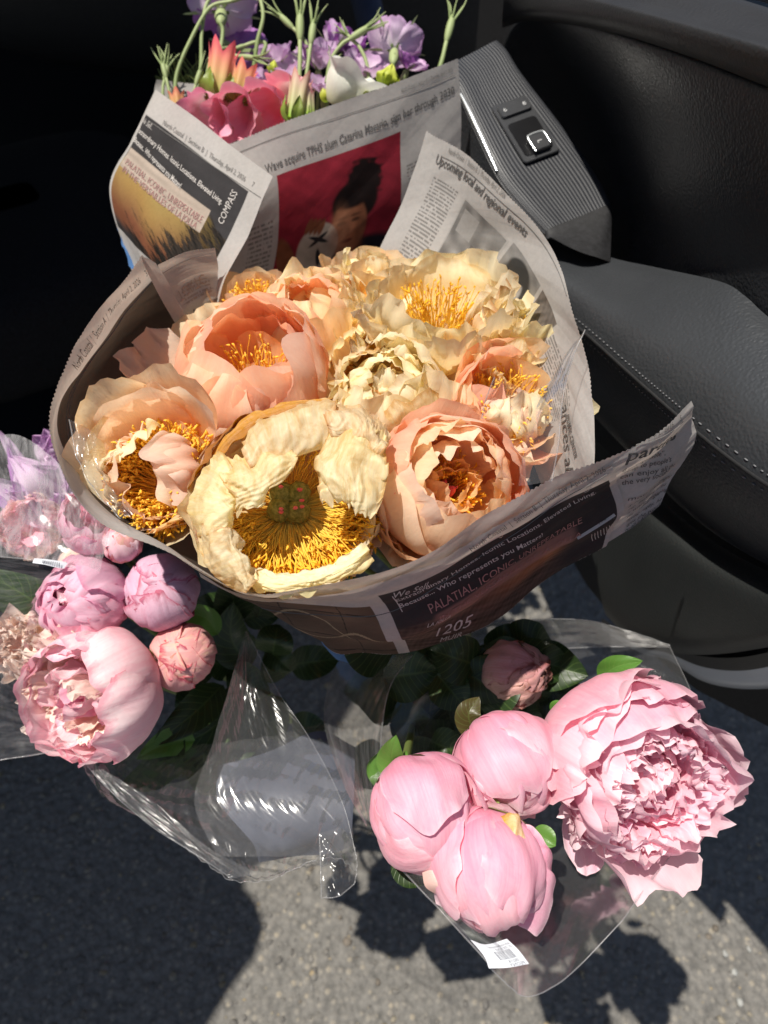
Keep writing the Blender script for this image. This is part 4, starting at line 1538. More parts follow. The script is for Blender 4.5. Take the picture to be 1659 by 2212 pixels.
M['hot'] = petal_mat('hot_pink_petal', S(232, 135, 169), S(237, 154, 183), S(244, 191, 209), S(250, 214, 224), .4, None, 0, .4, .25)
M['purplebud'] = petal_mat('purple_pink_bud_petal', S(216, 166, 196), S(226, 182, 208), S(236, 200, 218), S(186, 64, 104), .75, S(208, 120, 150), .3, .32, .25)
M['redbud'] = petal_mat('red_streaked_bud_petal', S(226, 176, 160), S(234, 164, 170), S(238, 184, 182), S(182, 48, 84), .85, S(224, 206, 166), .5, .30, .3)
M['dullbud'] = petal_mat('dull_pink_bud_petal', S(196, 160, 140), S(204, 164, 152), S(218, 164, 164), S(130, 66, 48), .75, S(172, 136, 112), .55, .22, .35)
M['foxglove'] = petal_mat('foxglove_petal', S(252, 225, 220), S(248, 190, 200), S(242, 165, 184), S(248, 200, 210), .3, S(238, 150, 174), .2, .3, .2)
M['white'] = petal_mat('white_bell_petal', S(222, 228, 190), S(238, 238, 226), S(244, 244, 236), None, 0, None, 0, .35, .2)
M['lilac'] = petal_mat('lilac_petal', S(244, 236, 242), S(232, 212, 230), S(216, 182, 218), S(200, 150, 206), .4, None, 0, .4, .25)
M['violet'] = petal_mat('violet_petal', S(206, 160, 206), S(180, 126, 190), S(186, 130, 196), None, 0, None, 0, .35, .3)
M['carn'] = petal_mat('pale_carnation_petal', S(240, 206, 190), S(246, 222, 208), S(250, 232, 220), None, 0, S(240, 200, 190), .3, .35, .2)
M['stamen'] = grad_mat('yellow_stamen', [(0, S(255, 232, 130)), (.55, S(255, 222, 90)), (.8, S(252, 202, 52)), (1, S(253, 210, 66))], .55, .4)
M['stamen_o'] = grad_mat('orange_stamen', [(0, S(254, 214, 110)), (.6, S(254, 212, 80)), (1, S(254, 214, 84))], .55, .4)
M['carpel'] = simple_mat('downy_green_carpel', S(96, 94, 40), S(150, 140, 78), 420, .7, .2, .4)
M['stigma'] = simple_mat('pink_stigma', S(226, 84, 96), S(240, 120, 126), 300, .5, .3, .3)
M['stem'] = grad_mat('green_stem', [(0, S(104, 122, 62)), (1, S(128, 140, 76))], .5, .1)
M['palestem'] = grad_mat('pale_green_stem', [(0, S(120, 138, 84)), (1, S(176, 188, 136))], .55, .15)  # paler green of the cockle and seed pod stems
M['calyx'] = leaf_mat('calyx_green', S(96, 120, 44), S(150, 160, 70))
M['calyxred'] = leaf_mat('reddened_calyx', S(78, 50, 30), S(70, 76, 36))
M['leaf'] = leaf_mat('shaded_peony_leaf', S(32, 50, 24), S(48, 68, 32))  # shade under the bouquet put into the leaf colour
M['leaflit'] = leaf_mat('lit_peony_leaf', S(74, 118, 44), S(98, 138, 58))  # lit copy of the peony leaf, sunlight put into its colour
M['limegreen'] = grad_mat('lime_calyx', [(0, S(120, 150, 30)), (.5, S(190, 200, 70)), (1, S(214, 218, 110))], .5, .35)
M['tube'] = grad_mat('spent_foxglove_tube', [(0, S(150, 160, 56)), (.35, S(222, 190, 130)), (.7, S(236, 150, 130)), (1, S(232, 104, 120))], .5, .3)
M['tubedry'] = grad_mat('drying_foxglove_tube', [(0, S(140, 140, 60)), (.4, S(206, 170, 110)), (.8, S(222, 156, 120)), (1, S(222, 116, 106))], .5, .3)
M['tubepale'] = grad_mat('pale_foxglove_tube', [(0, S(150, 190, 50)), (.3, S(206, 206, 150)), (.85, S(222, 190, 170)), (1, S(216, 140, 130))], .5, .35)
M['calyx2'] = grad_mat('olive_calyx', [(0, S(120, 130, 30)), (1, S(158, 164, 44))], .5, .3)

GP = 'peach peonies in the newspaper bouquet'
STEM_P = P(1010, 1380, .70)


def peony(label, px, py, h, dpx, axis, group=None, cat='peony', name='peony', d=None, stem_to=None, spin=0.0):
    c = PH(px, py, h) if d is None else P(px, py, d)
    D = (c - CP) @ FW
    Rr = dpx / 2 * D / 1659
    e = thing(name, label, cat, c, axis, group, spin)
    if stem_to is not None:
        z = nrm(axis)
        q0 = c - z * Rr * .95
        away = nrm(c - CP)
        V, Q, uv = tube([q0, q0 - z * Rr * .2 + away * Rr * 1.1, (q0 + away * Rr * 4.2) * .6 + np.asarray(stem_to) * .4, stem_to], [.0032, .003, .003, .003], 8, 24)
        mk('stem', V, None, M['stem'], e, True, uv, None, True, Q)
    return e, Rr


def shaped(parent, mat, rows, seed, amp=.0022, f=1.0, nu=44, nv=30, label=None, tooth=.0026):
    """one petal through measured cross rows, with papery crumples and an uneven free edge"""
    L = Loft([[P(*q) for q in r_] for r_ in rows], 0)
    G, a, b = L.grid(int(nu * 1.5), int(nv * 1.5))
    n = normals(G)
    q = .5 * fn(seed + 31, .9)(a * 3, b * 3)
    d = amp * (.40 * fn(seed, .8 * f)(a * 3, b * 3) + 1.1 * rfn(seed + 3, 1.0 * f, 3)(a * 3 + q, b * 3 - q) + .55 * rfn(seed + 7, 2.1 * f, 3)(a * 3 - q, b * 3 + q) + .34 * rfn(seed + 9, 4.4 * f, 3)(a * 3 - q, b * 3 + q))
    w = fn(seed + 21, 1.6)(a * 7, b * 7)
    e = np.clip((np.maximum(np.abs(a - .5), np.abs(b - .5)) - .38) / .12, 0, 1)
    db = np.gradient(G, axis=1)
    db /= np.linalg.norm(db, axis=-1, keepdims=True) + 1e-9
    G = G + n * d[..., None] + db * (tooth * w * e)[..., None]
    o = gridobj('petal', G, mat, parent, True, np.stack([.35 + .6 * b, a], -1))
    if label: o['label'] = label
    return o
# ---------------------------------------------------------------- peach bouquet
SM = dict(base=.5, tip=.16, notch=.05, ruf=.022, crum=.010, taper=.05)      # smooth broad petal
WV = dict(base=.45, tip=.18, notch=.09, ruf=.05, crum=.026, fold=.012, taper=.08, nu=20, nv=17)   # wavy petal
CR = dict(base=.45, tip=.18, notch=.13, ruf=.07, crum=.035, fold=.03, cf=1.5, taper=.08, nu=24, nv=19)   # crumpled petal

# front: old bloom with curled rim, carpels and a fan of stamens
e, r = peony('wide open faded peony with green carpels and yellow stamens at the front rim', 625, 1080, .346, 455, ax(.06, .34, 1), GP, stem_to=STEM_P)
ring(e, M['yellowin'], 8, r, 11, [90, 84, 55, 30], 1.05, .55, 1.6, z0=-.42, **SM)
ring(e, [M['cream'], M['blush']], 8, r, 12, [92, 84, 45, 10], 1.18, .58, 1.3, z0=-.48, **WV)
ring(e, M['cream'], 4, r, 13, [92, 84, 40, 5], 1.12, .52, 1.2, z0=-.45, arc=(R(230), R(330)), **WV)
ring(e, M['tan'], 5, r, 15, [90, 88, 60, 10, -35], 1.40, .50, 1.3, z0=-.48, arc=(R(62), R(190)), jit=.05, base=.55, tip=.06, ruf=.02, nu=24)
shaped(e, M['aged'], [[(524, 950, .442), (560, 905, .445), (620, 880, .447), (690, 866, .449), (724, 872, .449)], [(520, 968, .426), (570, 930, .428), (630, 908, .431), (690, 894, .432), (722, 900, .434)],
                      [(540, 1010, .424), (590, 985, .427), (640, 974, .429), (700, 958, .430), (712, 948, .433)], [(562, 1020, .434), (600, 1000, .437), (640, 990, .439), (684, 972, .440), (700, 956, .441)]], 301, .0024, 1.2, 60, 36, 'rolled cream petal along the top rim')
shaped(e, M['aged'], [[(690, 880, .447), (740, 872, .448), (795, 892, .446), (842, 950, .438)], [(700, 902, .430), (750, 894, .430), (800, 920, .427), (834, 968, .424)],
                      [(716, 944, .428), (756, 940, .427), (790, 956, .425), (812, 990, .424)], [(724, 960, .437), (756, 958, .437), (782, 972, .436), (798, 1000, .434)]], 311, .0022, 1.3, 56, 34, 'rolled cream petal at the upper right rim')
shaped(e, M['tan'], [[(455, 990, .444), (500, 930, .447), (560, 890, .449), (640, 866, .452), (720, 858, .453)], [(468, 1002, .436), (510, 948, .438), (570, 908, .440), (640, 886, .443), (715, 876, .445)]], 313, .0012, 1.2, 60, 16, 'browned petal edge behind the rim')
shaped(e, M['aged'], [[(470, 972, .440), (432, 1030, .437), (414, 1100, .432), (420, 1160, .428)], [(486, 984, .424), (456, 1040, .421), (440, 1100, .416), (446, 1156, .413)],
                      [(516, 1024, .424), (500, 1066, .420), (494, 1108, .416), (490, 1150, .413)], [(524, 1040, .434), (510, 1076, .431), (506, 1110, .428), (504, 1144, .424)]], 303, .0021, 1.2, 56, 34, 'rolled cream petal down the left rim')
shaped(e, M['aged'], [[(424, 1130, .430), (436, 1196, .424), (476, 1254, .418), (524, 1288, .414)], [(448, 1130, .413), (462, 1190, .409), (500, 1244, .404), (538, 1274, .403)],
                      [(496, 1140, .412), (506, 1180, .408), (534, 1224, .405), (552, 1258, .405)], [(512, 1146, .420), (520, 1184, .418), (544, 1220, .414), (558, 1250, .413)]], 315, .0024, 1.3, 56, 34, 'crumpled cream petal at the lower left rim')
shaped(e, M['aged'], [[(716, 926, .430), (780, 922, .428), (840, 936, .432)], [(688, 985, .422), (760, 980, .414), (838, 998, .420)], [(684, 1042, .421), (750, 1048, .412), (832, 1060, .418)],
                      [(704, 1084, .426), (758, 1100, .418), (806, 1122, .420)]], 335, .0034, .8, 56, 50, 'crumpled cream flap on the right')
shaped(e, M['aged'], [[(466, 1000, .430), (540, 972, .430), (624, 962, .432)], [(478, 1034, .420), (552, 1012, .417), (642, 984, .421)], [(512, 1074, .418), (560, 1056, .414), (622, 1030, .418)],
                      [(506, 1112, .422), (540, 1096, .416), (574, 1062, .421)]], 337, .0034, .9, 56, 46, 'crumpled cream flap on the left')
shaped(e, M['cream'], [[(528, 1268, .414), (590, 1284, .410), (670, 1276, .410), (750, 1246, .413), (806, 1206, .418)], [(545, 1248, .412), (600, 1260, .407), (670, 1250, .407), (740, 1226, .410), (796, 1186, .415)],
                       [(560, 1232, .420), (610, 1240, .416), (670, 1234, .416), (730, 1212, .419), (784, 1176, .424)]], 309, .0018, 1.3, 70, 26)
stamens(e, M['stamen'], 1000, 21, r * .12, -r * .20, r * .68, (66, 96), (R(195), R(385)), th=.00045, tipl=.0045)
stamens(e, M['stamen_o'], 200, 22, r * .12, -r * .22, r * .50, (50, 85), None, th=.0004, tipl=.0036)
carpels(e, 4, r, r * .21, -r * .22, r * .30, M['carpel'], M['stigma'], 3, .7)

# left: open bloom with a mass of orange stamens
e, r = peony('open peach peony with a broad mass of orange stamens by the left paper wall', 345, 1028, .348, 335, ax(-.16, .22, 1), GP, stem_to=STEM_P)
ring(e, [M['blush'], M['peach']], 8, r, 31, [90, 80, 45, 20], 1.04, .6, 1.6, z0=-.45, **SM)
ring(e, [M['cream'], M['blush'], M['blush']], 5, r, 32, [90, 76, 20, -20, -50], 1.36, .42, 1.2, z0=-.42, arc=(R(118), R(228)), **CR)
ring(e, [M['blush'], M['peach']], 4, r, 33, [88, 60, 25, 5], 1.75, .58, 1.7, z0=-.5, arc=(R(66), R(135)), **SM)
ring(e, M['peach'], 4, r, 34, [92, 74, 25, 0], 1.02, .6, 1.3, z0=-.45, arc=(R(240), R(330)), **SM)
ring(e, M['blush'], 3, r, 35, [85, 50, -10, -80], 1.35, .42, .62, z0=-.38, arc=(R(-30), R(40)), **dict(CR, nu=30, nv=25))
stamens(e, M['stamen_o'], 950, 36, r * .28, -r * .32, r * .52, (10, 74), None, th=.0005, tipl=.0038, tipth=.001)

ring(e, [M['blush'], M['cream']], 4, r, 37, [90, 66, 28, 12], 1.42, .58, 1.5, z0=-.40, arc=(R(95), R(200)), **SM)

# upper left: blush globe with a scalloped mouth
e, r = peony('blush pink globe peony with an open scalloped mouth showing an orange heart', 541, 815, .352, 322, ax(.02, .52, .85), GP, stem_to=STEM_P)
for i, (cv, hw, n, f, sd) in enumerate(((138, 46, 6, 1.0, 41), (142, 46, 5, .94, 42), (142, 42, 5, .86, 43))):
    sphere_ring(e, [M['blush'], M['pinkpeach']] if i < 2 else M['pinkpeach'], n, r, sd, cv, hw, f, lift=2, phi0=i * .45, jit=.06, ajit=4, nu=20, nv=17, **dict(SM, notch=.10))
ring(e, M['peach_deep'], 5, r, 45, [85, 50, 20, 0], 1.15, .42, .8, z0=-.45, **SM)
ring(e, [M['blush'], M['pinkpeach']], 4, r, 46, [92, 70, 40, 10], 1.75, .6, 1.1, z0=-1.02, arc=(R(170), R(290)), **SM)
ring(e, M['blush'], 3, r, 47, [90, 62, 50, 60], 1.75, .55, 1.5, z0=-1.0, arc=(R(235), R(320)), **SM)
stamens(e, M['stamen_o'], 120, 48, r * .2, -r * .35, r * .6, (0, 35), None)
ring(e, [M['blush'], M['peach']], 9, r, 4901, [92, 78, 55, 45], 1.95, .55, 1.5, z0=-1.02, **WV)

# centre: crumpled cream globe
e, r = peony('crumpled cream globe peony at the middle of the bouquet', 836, 855, .352, 232, ax(-.02, .42, .9), GP, stem_to=STEM_P)
for i, (cv, hw, n, f, sd) in enumerate(((138, 46, 6, 1.0, 51), (148, 44, 6, .92, 52), (156, 42, 5, .82, 53), (162, 40, 4, .70, 54))):
    sphere_ring(e, M['cream'] if i else [M['cream'], M['cream'], M['aged']], n, r, sd, cv, hw, f, lift=4, phi0=i * .5, jit=.08, **dict(CR, ruf=.045, crum=.02, fold=.022))
ring(e, M['peach_deep'], 6, r, 55, [70, 20, -10, -30], 1.3, .4, .7, z0=-.75, **WV)
ring(e, M['cream'], 4, r, 57, [50, 15, -30, -60], 1.2, .32, .5, z0=-.4, r0=.12, **CR)
ring(e, [M['tan'], M['aged']], 4, r, 56, [88, 45, 8, -20], 2.0, .42, 1.2, z0=-1.0, arc=(R(95), R(200)), **CR)
ring(e, [M['cream'], M['peach']], 9, r, 5901, [92, 78, 55, 45], 1.95, .55, 1.5, z0=-1.02, **WV)

# right front: rose-like bloom, dark orange heart
e, r = peony('rose shaped peach peony with a deep orange heart above the front paper', 972, 1050, .354, 312, ax(.26, .24, 1), GP, stem_to=STEM_P)
for i, (cv, hw, n, f, sd) in enumerate(((128, 50, 5, 1.0, 61), (134, 46, 6, .96, 62), (140, 42, 6, .88, 63), (144, 40, 5, .79, 64), (144, 36, 5, .69, 65))):
    sphere_ring(e, [M['pinkpeach'], M['blush']] if i < 2 else [M['blush'], M['peach']], n, r, sd, cv, hw, f, lift=3, phi0=i * .55, jit=.07, ajit=4, nu=20, nv=17, **dict(SM, notch=.08, ruf=.02 + .006 * i))
ring(e, M['peach_deep'], 8, r, 67, [80, 25, -5, -15], 1.0, .34, .55, z0=-.65, **WV)
ring(e, [M['pinkpeach'], M['blush']], 4, r, 68, [92, 66, 30, 0], 1.8, .62, 1.15, z0=-1.02, arc=(R(130), R(280)), nu=20, nv=17, **SM)
ring(e, M['pinkpeach'], 2, r, 69, [90, 60, 25, 15], 1.85, .55, 1.3, z0=-1.02, arc=(R(60), R(110)), **SM)
ring(e, [M['blush'], M['cream']], 3, r, 6902, [92, 74, 35, 15], 1.75, .55, 1.2, z0=-1.0, arc=(R(196), R(262)), **WV)
stamens(e, M['stamen_o'], 200, 70, r * .2, -r * .5, r * .5, (0, 50), None)
carpels(e, 3, r, r * .14, -r * .5, r * .42, M['stigma'], M['stigma'], 5, 2.2)
ring(e, [M['blush'], M['pinkpeach'], M['cream']], 6, r, 6901, [92, 78, 55, 45], 1.9, .55, 1.5, z0=-1.02, arc=(R(10), R(205)), **WV)

# upper right: large wide cream bloom
e, r = peony('large wide cream peony with yellow stamens below the portrait on the right paper', 950, 678, .341, 375, ax(.02, .66, .78), GP, stem_to=STEM_P)
ring(e, [M['cream'], M['yellowin']], 8, r, 71, [85, 50, 18, 5], 1.35, .52, 1.3, z0=-.6, **WV)
ring(e, M['cream'], 9, r, 72, [90, 58, 28, 12], 1.5, .52, 1.2, z0=-.72, **WV)
ring(e, [M['cream'], M['peach']], 8, r, 73, [92, 72, 42, 25], 1.6, .55, 1.3, z0=-.85, **SM)
ring(e, [M['peach'], M['pinkpeach'], M['peach']], 6, r, 74, [95, 85, 62, 45], 1.65, .6, 1.5, z0=-.95, arc=(R(200), R(340)), **SM)
stamens(e, M['stamen'], 200, 75, r * .14, -r * .5, r * .7, (0, 50), None)

# far right: faded cream bloom against the paper
e, r = peony('faded cream peony leaning on the right paper wall', 1122, 730, .343, 222, ax(.40, .42, .8), GP, stem_to=STEM_P)
ring(e, [M['cream'], M['aged']], 8, r, 81, [88, 55, 15, -10], 1.4, .48, 1.1, z0=-.6, **CR)
ring(e, [M['cream'], M['peach'], M['yellowin']], 8, r, 82, [90, 66, 34, 8], 1.6, .52, 1.2, z0=-.78, **WV)
ring(e, M['peach'], 6, r, 83, [92, 78, 52, 30], 1.7, .55, 1.3, z0=-.95, arc=(R(170), R(330)), **SM)
stamens(e, M['stamen_o'], 90, 84, r * .2, -r * .4, r * .5, (0, 60), None)

# right: orange-hearted bloom behind clear wrap
e, r = peony('orange hearted peach peony behind the clear wrap on the right', 1105, 872, .352, 300, ax(.22, .36, .9), GP, stem_to=STEM_P)
ring(e, [M['pinkpeach'], M['peach']], 7, r, 91, [90, 68, 35, 8], 1.4, .6, 1.2, z0=-.65, **SM)
ring(e, M['peach_deep'], 7, r, 92, [88, 60, 25, 10], 1.1, .48, 1.0, z0=-.58, **SM)
ring(e, M['yellowin'], 5, r, 93, [92, 66, 25, 0], 1.75, .6, 1.3, z0=-.75, arc=(R(-35), R(75)), **WV)
ring(e, [M['blush'], M['cream']], 4, r, 94, [85, 40, -30, -90], 1.35, .46, .8, z0=-.55, arc=(R(235), R(320)), **CR)
ring(e, M['pinkpeach'], 5, r, 95, [90, 56, 12, -20], 1.5, .56, 1.1, z0=-.75, arc=(R(105), R(230)), **SM)
stamens(e, M['stamen_o'], 240, 96, r * .2, -r * .4, r * .58, (15, 70), None)

# back: peach and cream blooms
e, r = peony('peach centred peony between the blush globe and the large cream bloom', 664, 690, .352, 200, ax(-.05, .55, .85), GP, stem_to=STEM_P)
for i, (cv, hw, n, f, sd) in enumerate(((140, 48, 6, 1.0, 101), (150, 48, 5, .9, 102), (160, 46, 4, .78, 103))):
    sphere_ring(e, [M['cream'], M['peach']] if i == 0 else [M['peach'], M['pinkpeach']], n, r, sd, cv, hw, f, lift=2, jit=.06, **dict(WV, crum=.012))
ring(e, [M['cream'], M['cream'], M['peach']], 8, r, 104, [90, 60, 25, 5], 2.0, .55, 1.4, z0=-1.02, **WV)
e, r = peony('small ruffled cream peony at the back under the red photograph', 750, 640, .348, 200, ax(.0, .62, .78), GP, stem_to=STEM_P)
ring(e, M['cream'], 8, r, 111, [88, 52, 18, 0], 1.35, .48, 1.1, z0=-.6, **CR)
ring(e, [M['cream'], M['peach']], 8, r, 112, [90, 66, 36, 20], 1.6, .55, 1.2, z0=-.85, **WV)
ring(e, M['cream'], 5, r, 113, [60, 25, -10, -40], 1.0, .38, .7, z0=-.5, **CR)
e, r = peony('apricot peony at the very back half hidden by cream petals', 795, 582, .348, 185, ax(.0, .75, .65), GP, stem_to=STEM_P)
ring(e, [M['peach_deep'], M['peach']], 8, r, 121, [88, 55, 25, 10], 1.5, .55, 1.2, z0=-.75, **SM)
ring(e, M['cream'], 6, r, 122, [85, 38, 0, -20], 1.25, .46, 1.0, z0=-.6, **WV)
e, r = peony('shaded peach peony at the back left behind the folded paper corner', 545, 642, .36, 190, ax(-.15, .7, .7), GP, stem_to=STEM_P)
ring(e, [M['peach'], M['peach_deep']], 7, r, 131, [88, 58, 26, 8], 1.5, .6, 1.3, z0=-.75, **SM)
ring(e, M['peach'], 6, r, 132, [85, 40, 5, -10], 1.25, .55, 1.0, z0=-.7, **SM)
stamens(e, M['stamen_o'], 90, 133, r * .2, -r * .3, r * .5, (0, 60), None)
e, r = peony('pale peach peony deep in the wrap between the globe and the paper', 420, 805, .374, 165, ax(-.2, .4, .9), GP, stem_to=STEM_P)
ring(e, [M['blush'], M['peach']], 7, r, 141, [88, 60, 28, 8], 1.45, .6, 1.2, z0=-.75, **SM)
ring(e, M['peach'], 5, r, 142, [85, 38, 0, -20], 1.1, .5, .9, z0=-.6, **SM)
# ---------------------------------------------------------------- pink peonies, right sleeve
GR = 'pink peonies in the right clear sleeve'
STEM_R = P(900, 1400, .95)
e, r = peony('big fully ruffled light pink peony at the right', 1382, 1672, None, 378, ax(.22, -.02, 1), GR, d=.475, stem_to=STEM_R)
for i in range(6):
    f = .92 - i * .115
    sphere_ring(e, M['pinkruf'], 9 - i, r, 201 + i, 112 + 5 * i, 38, f, lift=12 - i * 2, z0=-f * .88, ruf=.04, rf=1.2, crum=.028, fold=.0, tip=.12, notch=.09, base=.5, nu=20, nv=23, phi0=i * .47, ajit=7, jit=.12)
RF = dict(ruf=.065, rf=1.3, crum=.05, fold=.0, notch=.10, base=.55, tip=.12, nu=18, nv=25)
ring(e, M['pinkruf'], 6, r, 215, [40, 15, -10, -40], .72, .34, .4, z0=-.25, r0=.05, ajit=16, **RF)
ring(e, M['pinkruf'], 8, r, 216, [50, 30, 10, -15], .76, .38, .5, z0=-.25, r0=.20, ajit=13, **RF)
ring(e, M['pinkruf'], 9, r, 217, [60, 42, 20, 0], .78, .40, .6, z0=-.32, r0=.34, ajit=12, **RF)
ring(e, M['pinkruf'], 13, r, 218, [78, 55, 30, 10], .74, .34, .6, z0=-.42, r0=.46, ajit=13, **RF)
ring(e, M['pinkruf'], 16, r, 2181, [80, 60, 40, 30], .60, .32, .7, z0=-.44, r0=.55, ajit=14, **dict(RF, ruf=.09, notch=.16))
ring(e, M['pinkruf'], 12, r, 2182, [55, 35, 15, 5], .72, .26, .4, z0=-.12, r0=.30, ajit=18, **dict(RF, ruf=.10, notch=.18))
sphere_ring(e, M['pink'], 3, r, 219, 128, 50, 1.03, arc=(R(85), R(215)), ruf=.025, crum=.02, tip=.16, notch=.07, base=.5, nu=24, nv=21, jit=.08, ajit=5)
sphere_ring(e, M['pink'], 2, r, 220, 112, 46, 1.08, arc=(R(70), R(140)), ruf=.025, crum=.02, tip=.16, notch=.07, base=.5, nu=24, nv=21, jit=.08, ajit=5)
# guard petals: cupped over the upper left, splayed at lower left
ring(e, M['pink'], 5, r, 221, [92, 55, 5, -30], 1.75, .55, 1.05, z0=-.95, arc=(R(80), R(215)), ruf=.03, crum=.02, tip=.25, nu=22, nv=19)
ring(e, M['pink'], 3, r, 222, [92, 70, 25, -15], 1.6, .45, 1.0, z0=-.95, arc=(R(75), R(150)), ruf=.03, crum=.02, tip=.25, nu=20)
ring(e, M['pink'], 2, r, 223, [95, 85, 65, 55], 1.34, .38, 1.2, z0=-.8, arc=(R(238), R(290)), ruf=.03, crum=.025, tip=.3, notch=.06, base=.5, nu=20, nv=19)
ring(e, M['pink'], 5, r, 224, [95, 80, 50, 35], 1.24, .44, 1.1, z0=-.8, arc=(R(-60), R(75)), ruf=.03, crum=.025, tip=.3, notch=.06, base=.5, nu=20, nv=19)


def bud(label, px, py, d, dpx, axis, mats, group, seed, stem_to, squash=1.0, sep='calyx', cov=(185, 176, 166), hw=(52, 58, 60), n=(5, 4, 4), ruf=.015, crum=.008, fold=.0, notch=.08, lift=0, extra=0, cat='peony bud', spin=0.0, name='peony_bud', lifto=0, fs=(.93, .965, 1.0)):
    e, r = peony(label, px, py, None, dpx, axis, group, cat, name, d, stem_to, spin)
    m = lambda i: mats[min(i, len(mats) - 1)]
    f0, f1, f2 = fs
    sphere_ring(e, m(0), n[0], r, seed, cov[0], hw[0], f0, lift=lift, ruf=ruf, crum=crum, fold=fold, cf=1.5, tip=.14, notch=notch, nu=22, nv=19, base=.5, jit=.05, ajit=4)
    sphere_ring(e, m(1), n[1], r, seed + 1, cov[1], hw[1], f1, lift=lift, ruf=ruf, crum=crum, fold=fold, cf=1.5, tip=.16, notch=notch, nu=22, nv=19, phi0=.6, base=.5, jit=.05, ajit=4)
    sphere_ring(e, m(2), n[2], r, seed + 2, cov[2], hw[2], f2, lift=lift + lifto, ruf=ruf, crum=crum, fold=fold, cf=1.5, tip=.18, notch=notch, nu=22, nv=19, phi0=1.1, base=.5, jit=.05, ajit=4)
    if extra:
        for q in range(extra):
            sphere_ring(e, m(1 + q % 2), 7, r, seed + 5 + q, 158 - 14 * q, 27, 1.005 + .012 * q, lift=2, ruf=.03, crum=.010, fold=.012, cf=2, tip=.22, notch=.2, base=.5, phi0=q * .4, jit=.18, nu=18, nv=15)
    rs = np.random.RandomState(seed + 9)
    for k in range(4):
        petal(e, M[sep], 'sepal', phi=k * 1.57 + rs.uniform(-.3, .3) + .4, angs=[92, 62, 30 + rs.uniform(-8, 20)], L=r * rs.uniform(.75, 1.15), W=r * rs.uniform(.25, .4), rho=r * 1.02, seed=seed + k + 60, z0=-r * 1.03, nu=10, nv=9, tip=.5, notch=.03, taper=.5)
    return e, r


bud('smooth pink bud with a dried green flap at its left', 918, 1752, .455, 232, ax(.30, -.70, .62), [M['pink'], M['pink'], M['pink']], GR, 241, STEM_R, cov=(185, 160, 132), hw=(56, 54, 48), n=(4, 4, 4), sep='calyxred', spin=.9, fs=(.94, .985, 1.04), ruf=.02, crum=.022, notch=.09)
bud('pink bud behind the three others touching the big ruffled bloom', 1098, 1655, .475, 225, ax(.40, -.62, .62), [M['pink'], M['pink'], M['pink']], GR, 251, STEM_R, cov=(185, 156, 126), hw=(54, 52, 48), n=(4, 4, 4), notch=.10, sep='calyxred', spin=.2, fs=(.94, .985, 1.04), ruf=.022, crum=.024)
e, r = bud('pink bud nearest the bottom with one petal hanging open', 1052, 1872, .440, 232, ax(.10, -.78, .58), [M['pink'], M['pink'], M['pink']], GR, 261, STEM_R, cov=(185, 158, 136), hw=(56, 54, 48), n=(4, 4, 4), spin=1.9, fs=(.94, .985, 1.04), ruf=.022, crum=.022, notch=.09)
V = Loft([[P(1135, 1780, .435), P(1172, 1800, .432), P(1190, 1845, .432), P(1196, 1890, .434)], [P(1140, 1850, .428), P(1165, 1870, .425), P(1188, 1890, .426), P(1196, 1925, .430)],
          [P(1120, 1935, .428), P(1150, 1940, .424), P(1178, 1945, .425), P(1190, 1965, .429)], [P(1110, 1968, .430), P(1130, 1995, .427), P(1155, 2022, .427), P(1172, 2010, .430)]], 0).grid(18, 24)[0]
gridobj('petal', V + .0012 * fn(4, 3)(V[..., 0] * 60, V[..., 1] * 60)[..., None], M['pink'], e)['label'] = 'hanging open petal'
V = Loft([[P(1080, 1762, .436), P(1110, 1758, .432), P(1134, 1790, .434)], [P(1088, 1810, .426), P(1115, 1815, .421), P(1140, 1825, .425)], [P(1100, 1850, .424), P(1122, 1858, .419), P(1142, 1856, .424)], [P(1110, 1880, .425), P(1126, 1888, .421), P(1140, 1874, .424)]], 0).grid(16, 20)[0]
gridobj('petal', V + .0018 * rfn(14, 3)(V[..., 0] * 70, V[..., 1] * 70)[..., None], M['aged'], e)['label'] = 'dried cream petal'
V = Loft([[P(912, 1885, .432), P(935, 1880, .428), P(958, 1892, .428)], [P(920, 1915, .430), P(950, 1915, .424), P(990, 1912, .424)], [P(945, 1938, .432), P(970, 1942, .427), P(992, 1930, .427)]], 0).grid(14, 14)[0]
gridobj('petal', V + .0008 * rfn(24, 3)(V[..., 0] * 60, V[..., 1] * 60)[..., None], M['carn'], e)['label'] = 'pale dry petal'
own_b = next(o for o in bpy.data.objects if o.get('label', '').startswith('smooth pink'))
V = Loft([[P(836, 1660, .462), P(860, 1652, .456), P(886, 1668, .452)], [P(812, 1700, .456), P(836, 1690, .447), P(862, 1700, .444)], [P(810, 1750, .454), P(830, 1752, .444), P(850, 1750, .443)], [P(826, 1790, .450), P(838, 1802, .444), P(850, 1788, .443)]], 0).grid(18, 22)[0]
gridobj('petal', V + .0018 * rfn(34, 3)(V[..., 0] * 70, V[..., 1] * 70)[..., None], M['aged'], own_b)['label'] = 'dried pale green flap'
bud('dull pink spotted bud in the shade at the back of the right sleeve', 1106, 1456, .60, 142, ax(.75, .15, .6), [M['dullbud'], M['dullbud'], M['dullbud']], GR, 271, STEM_R, cov=(178, 165, 148), hw=(48, 46, 50), n=(6, 6, 5), ruf=.03, crum=.012, fold=.02, notch=.2, extra=1, sep='calyxred')

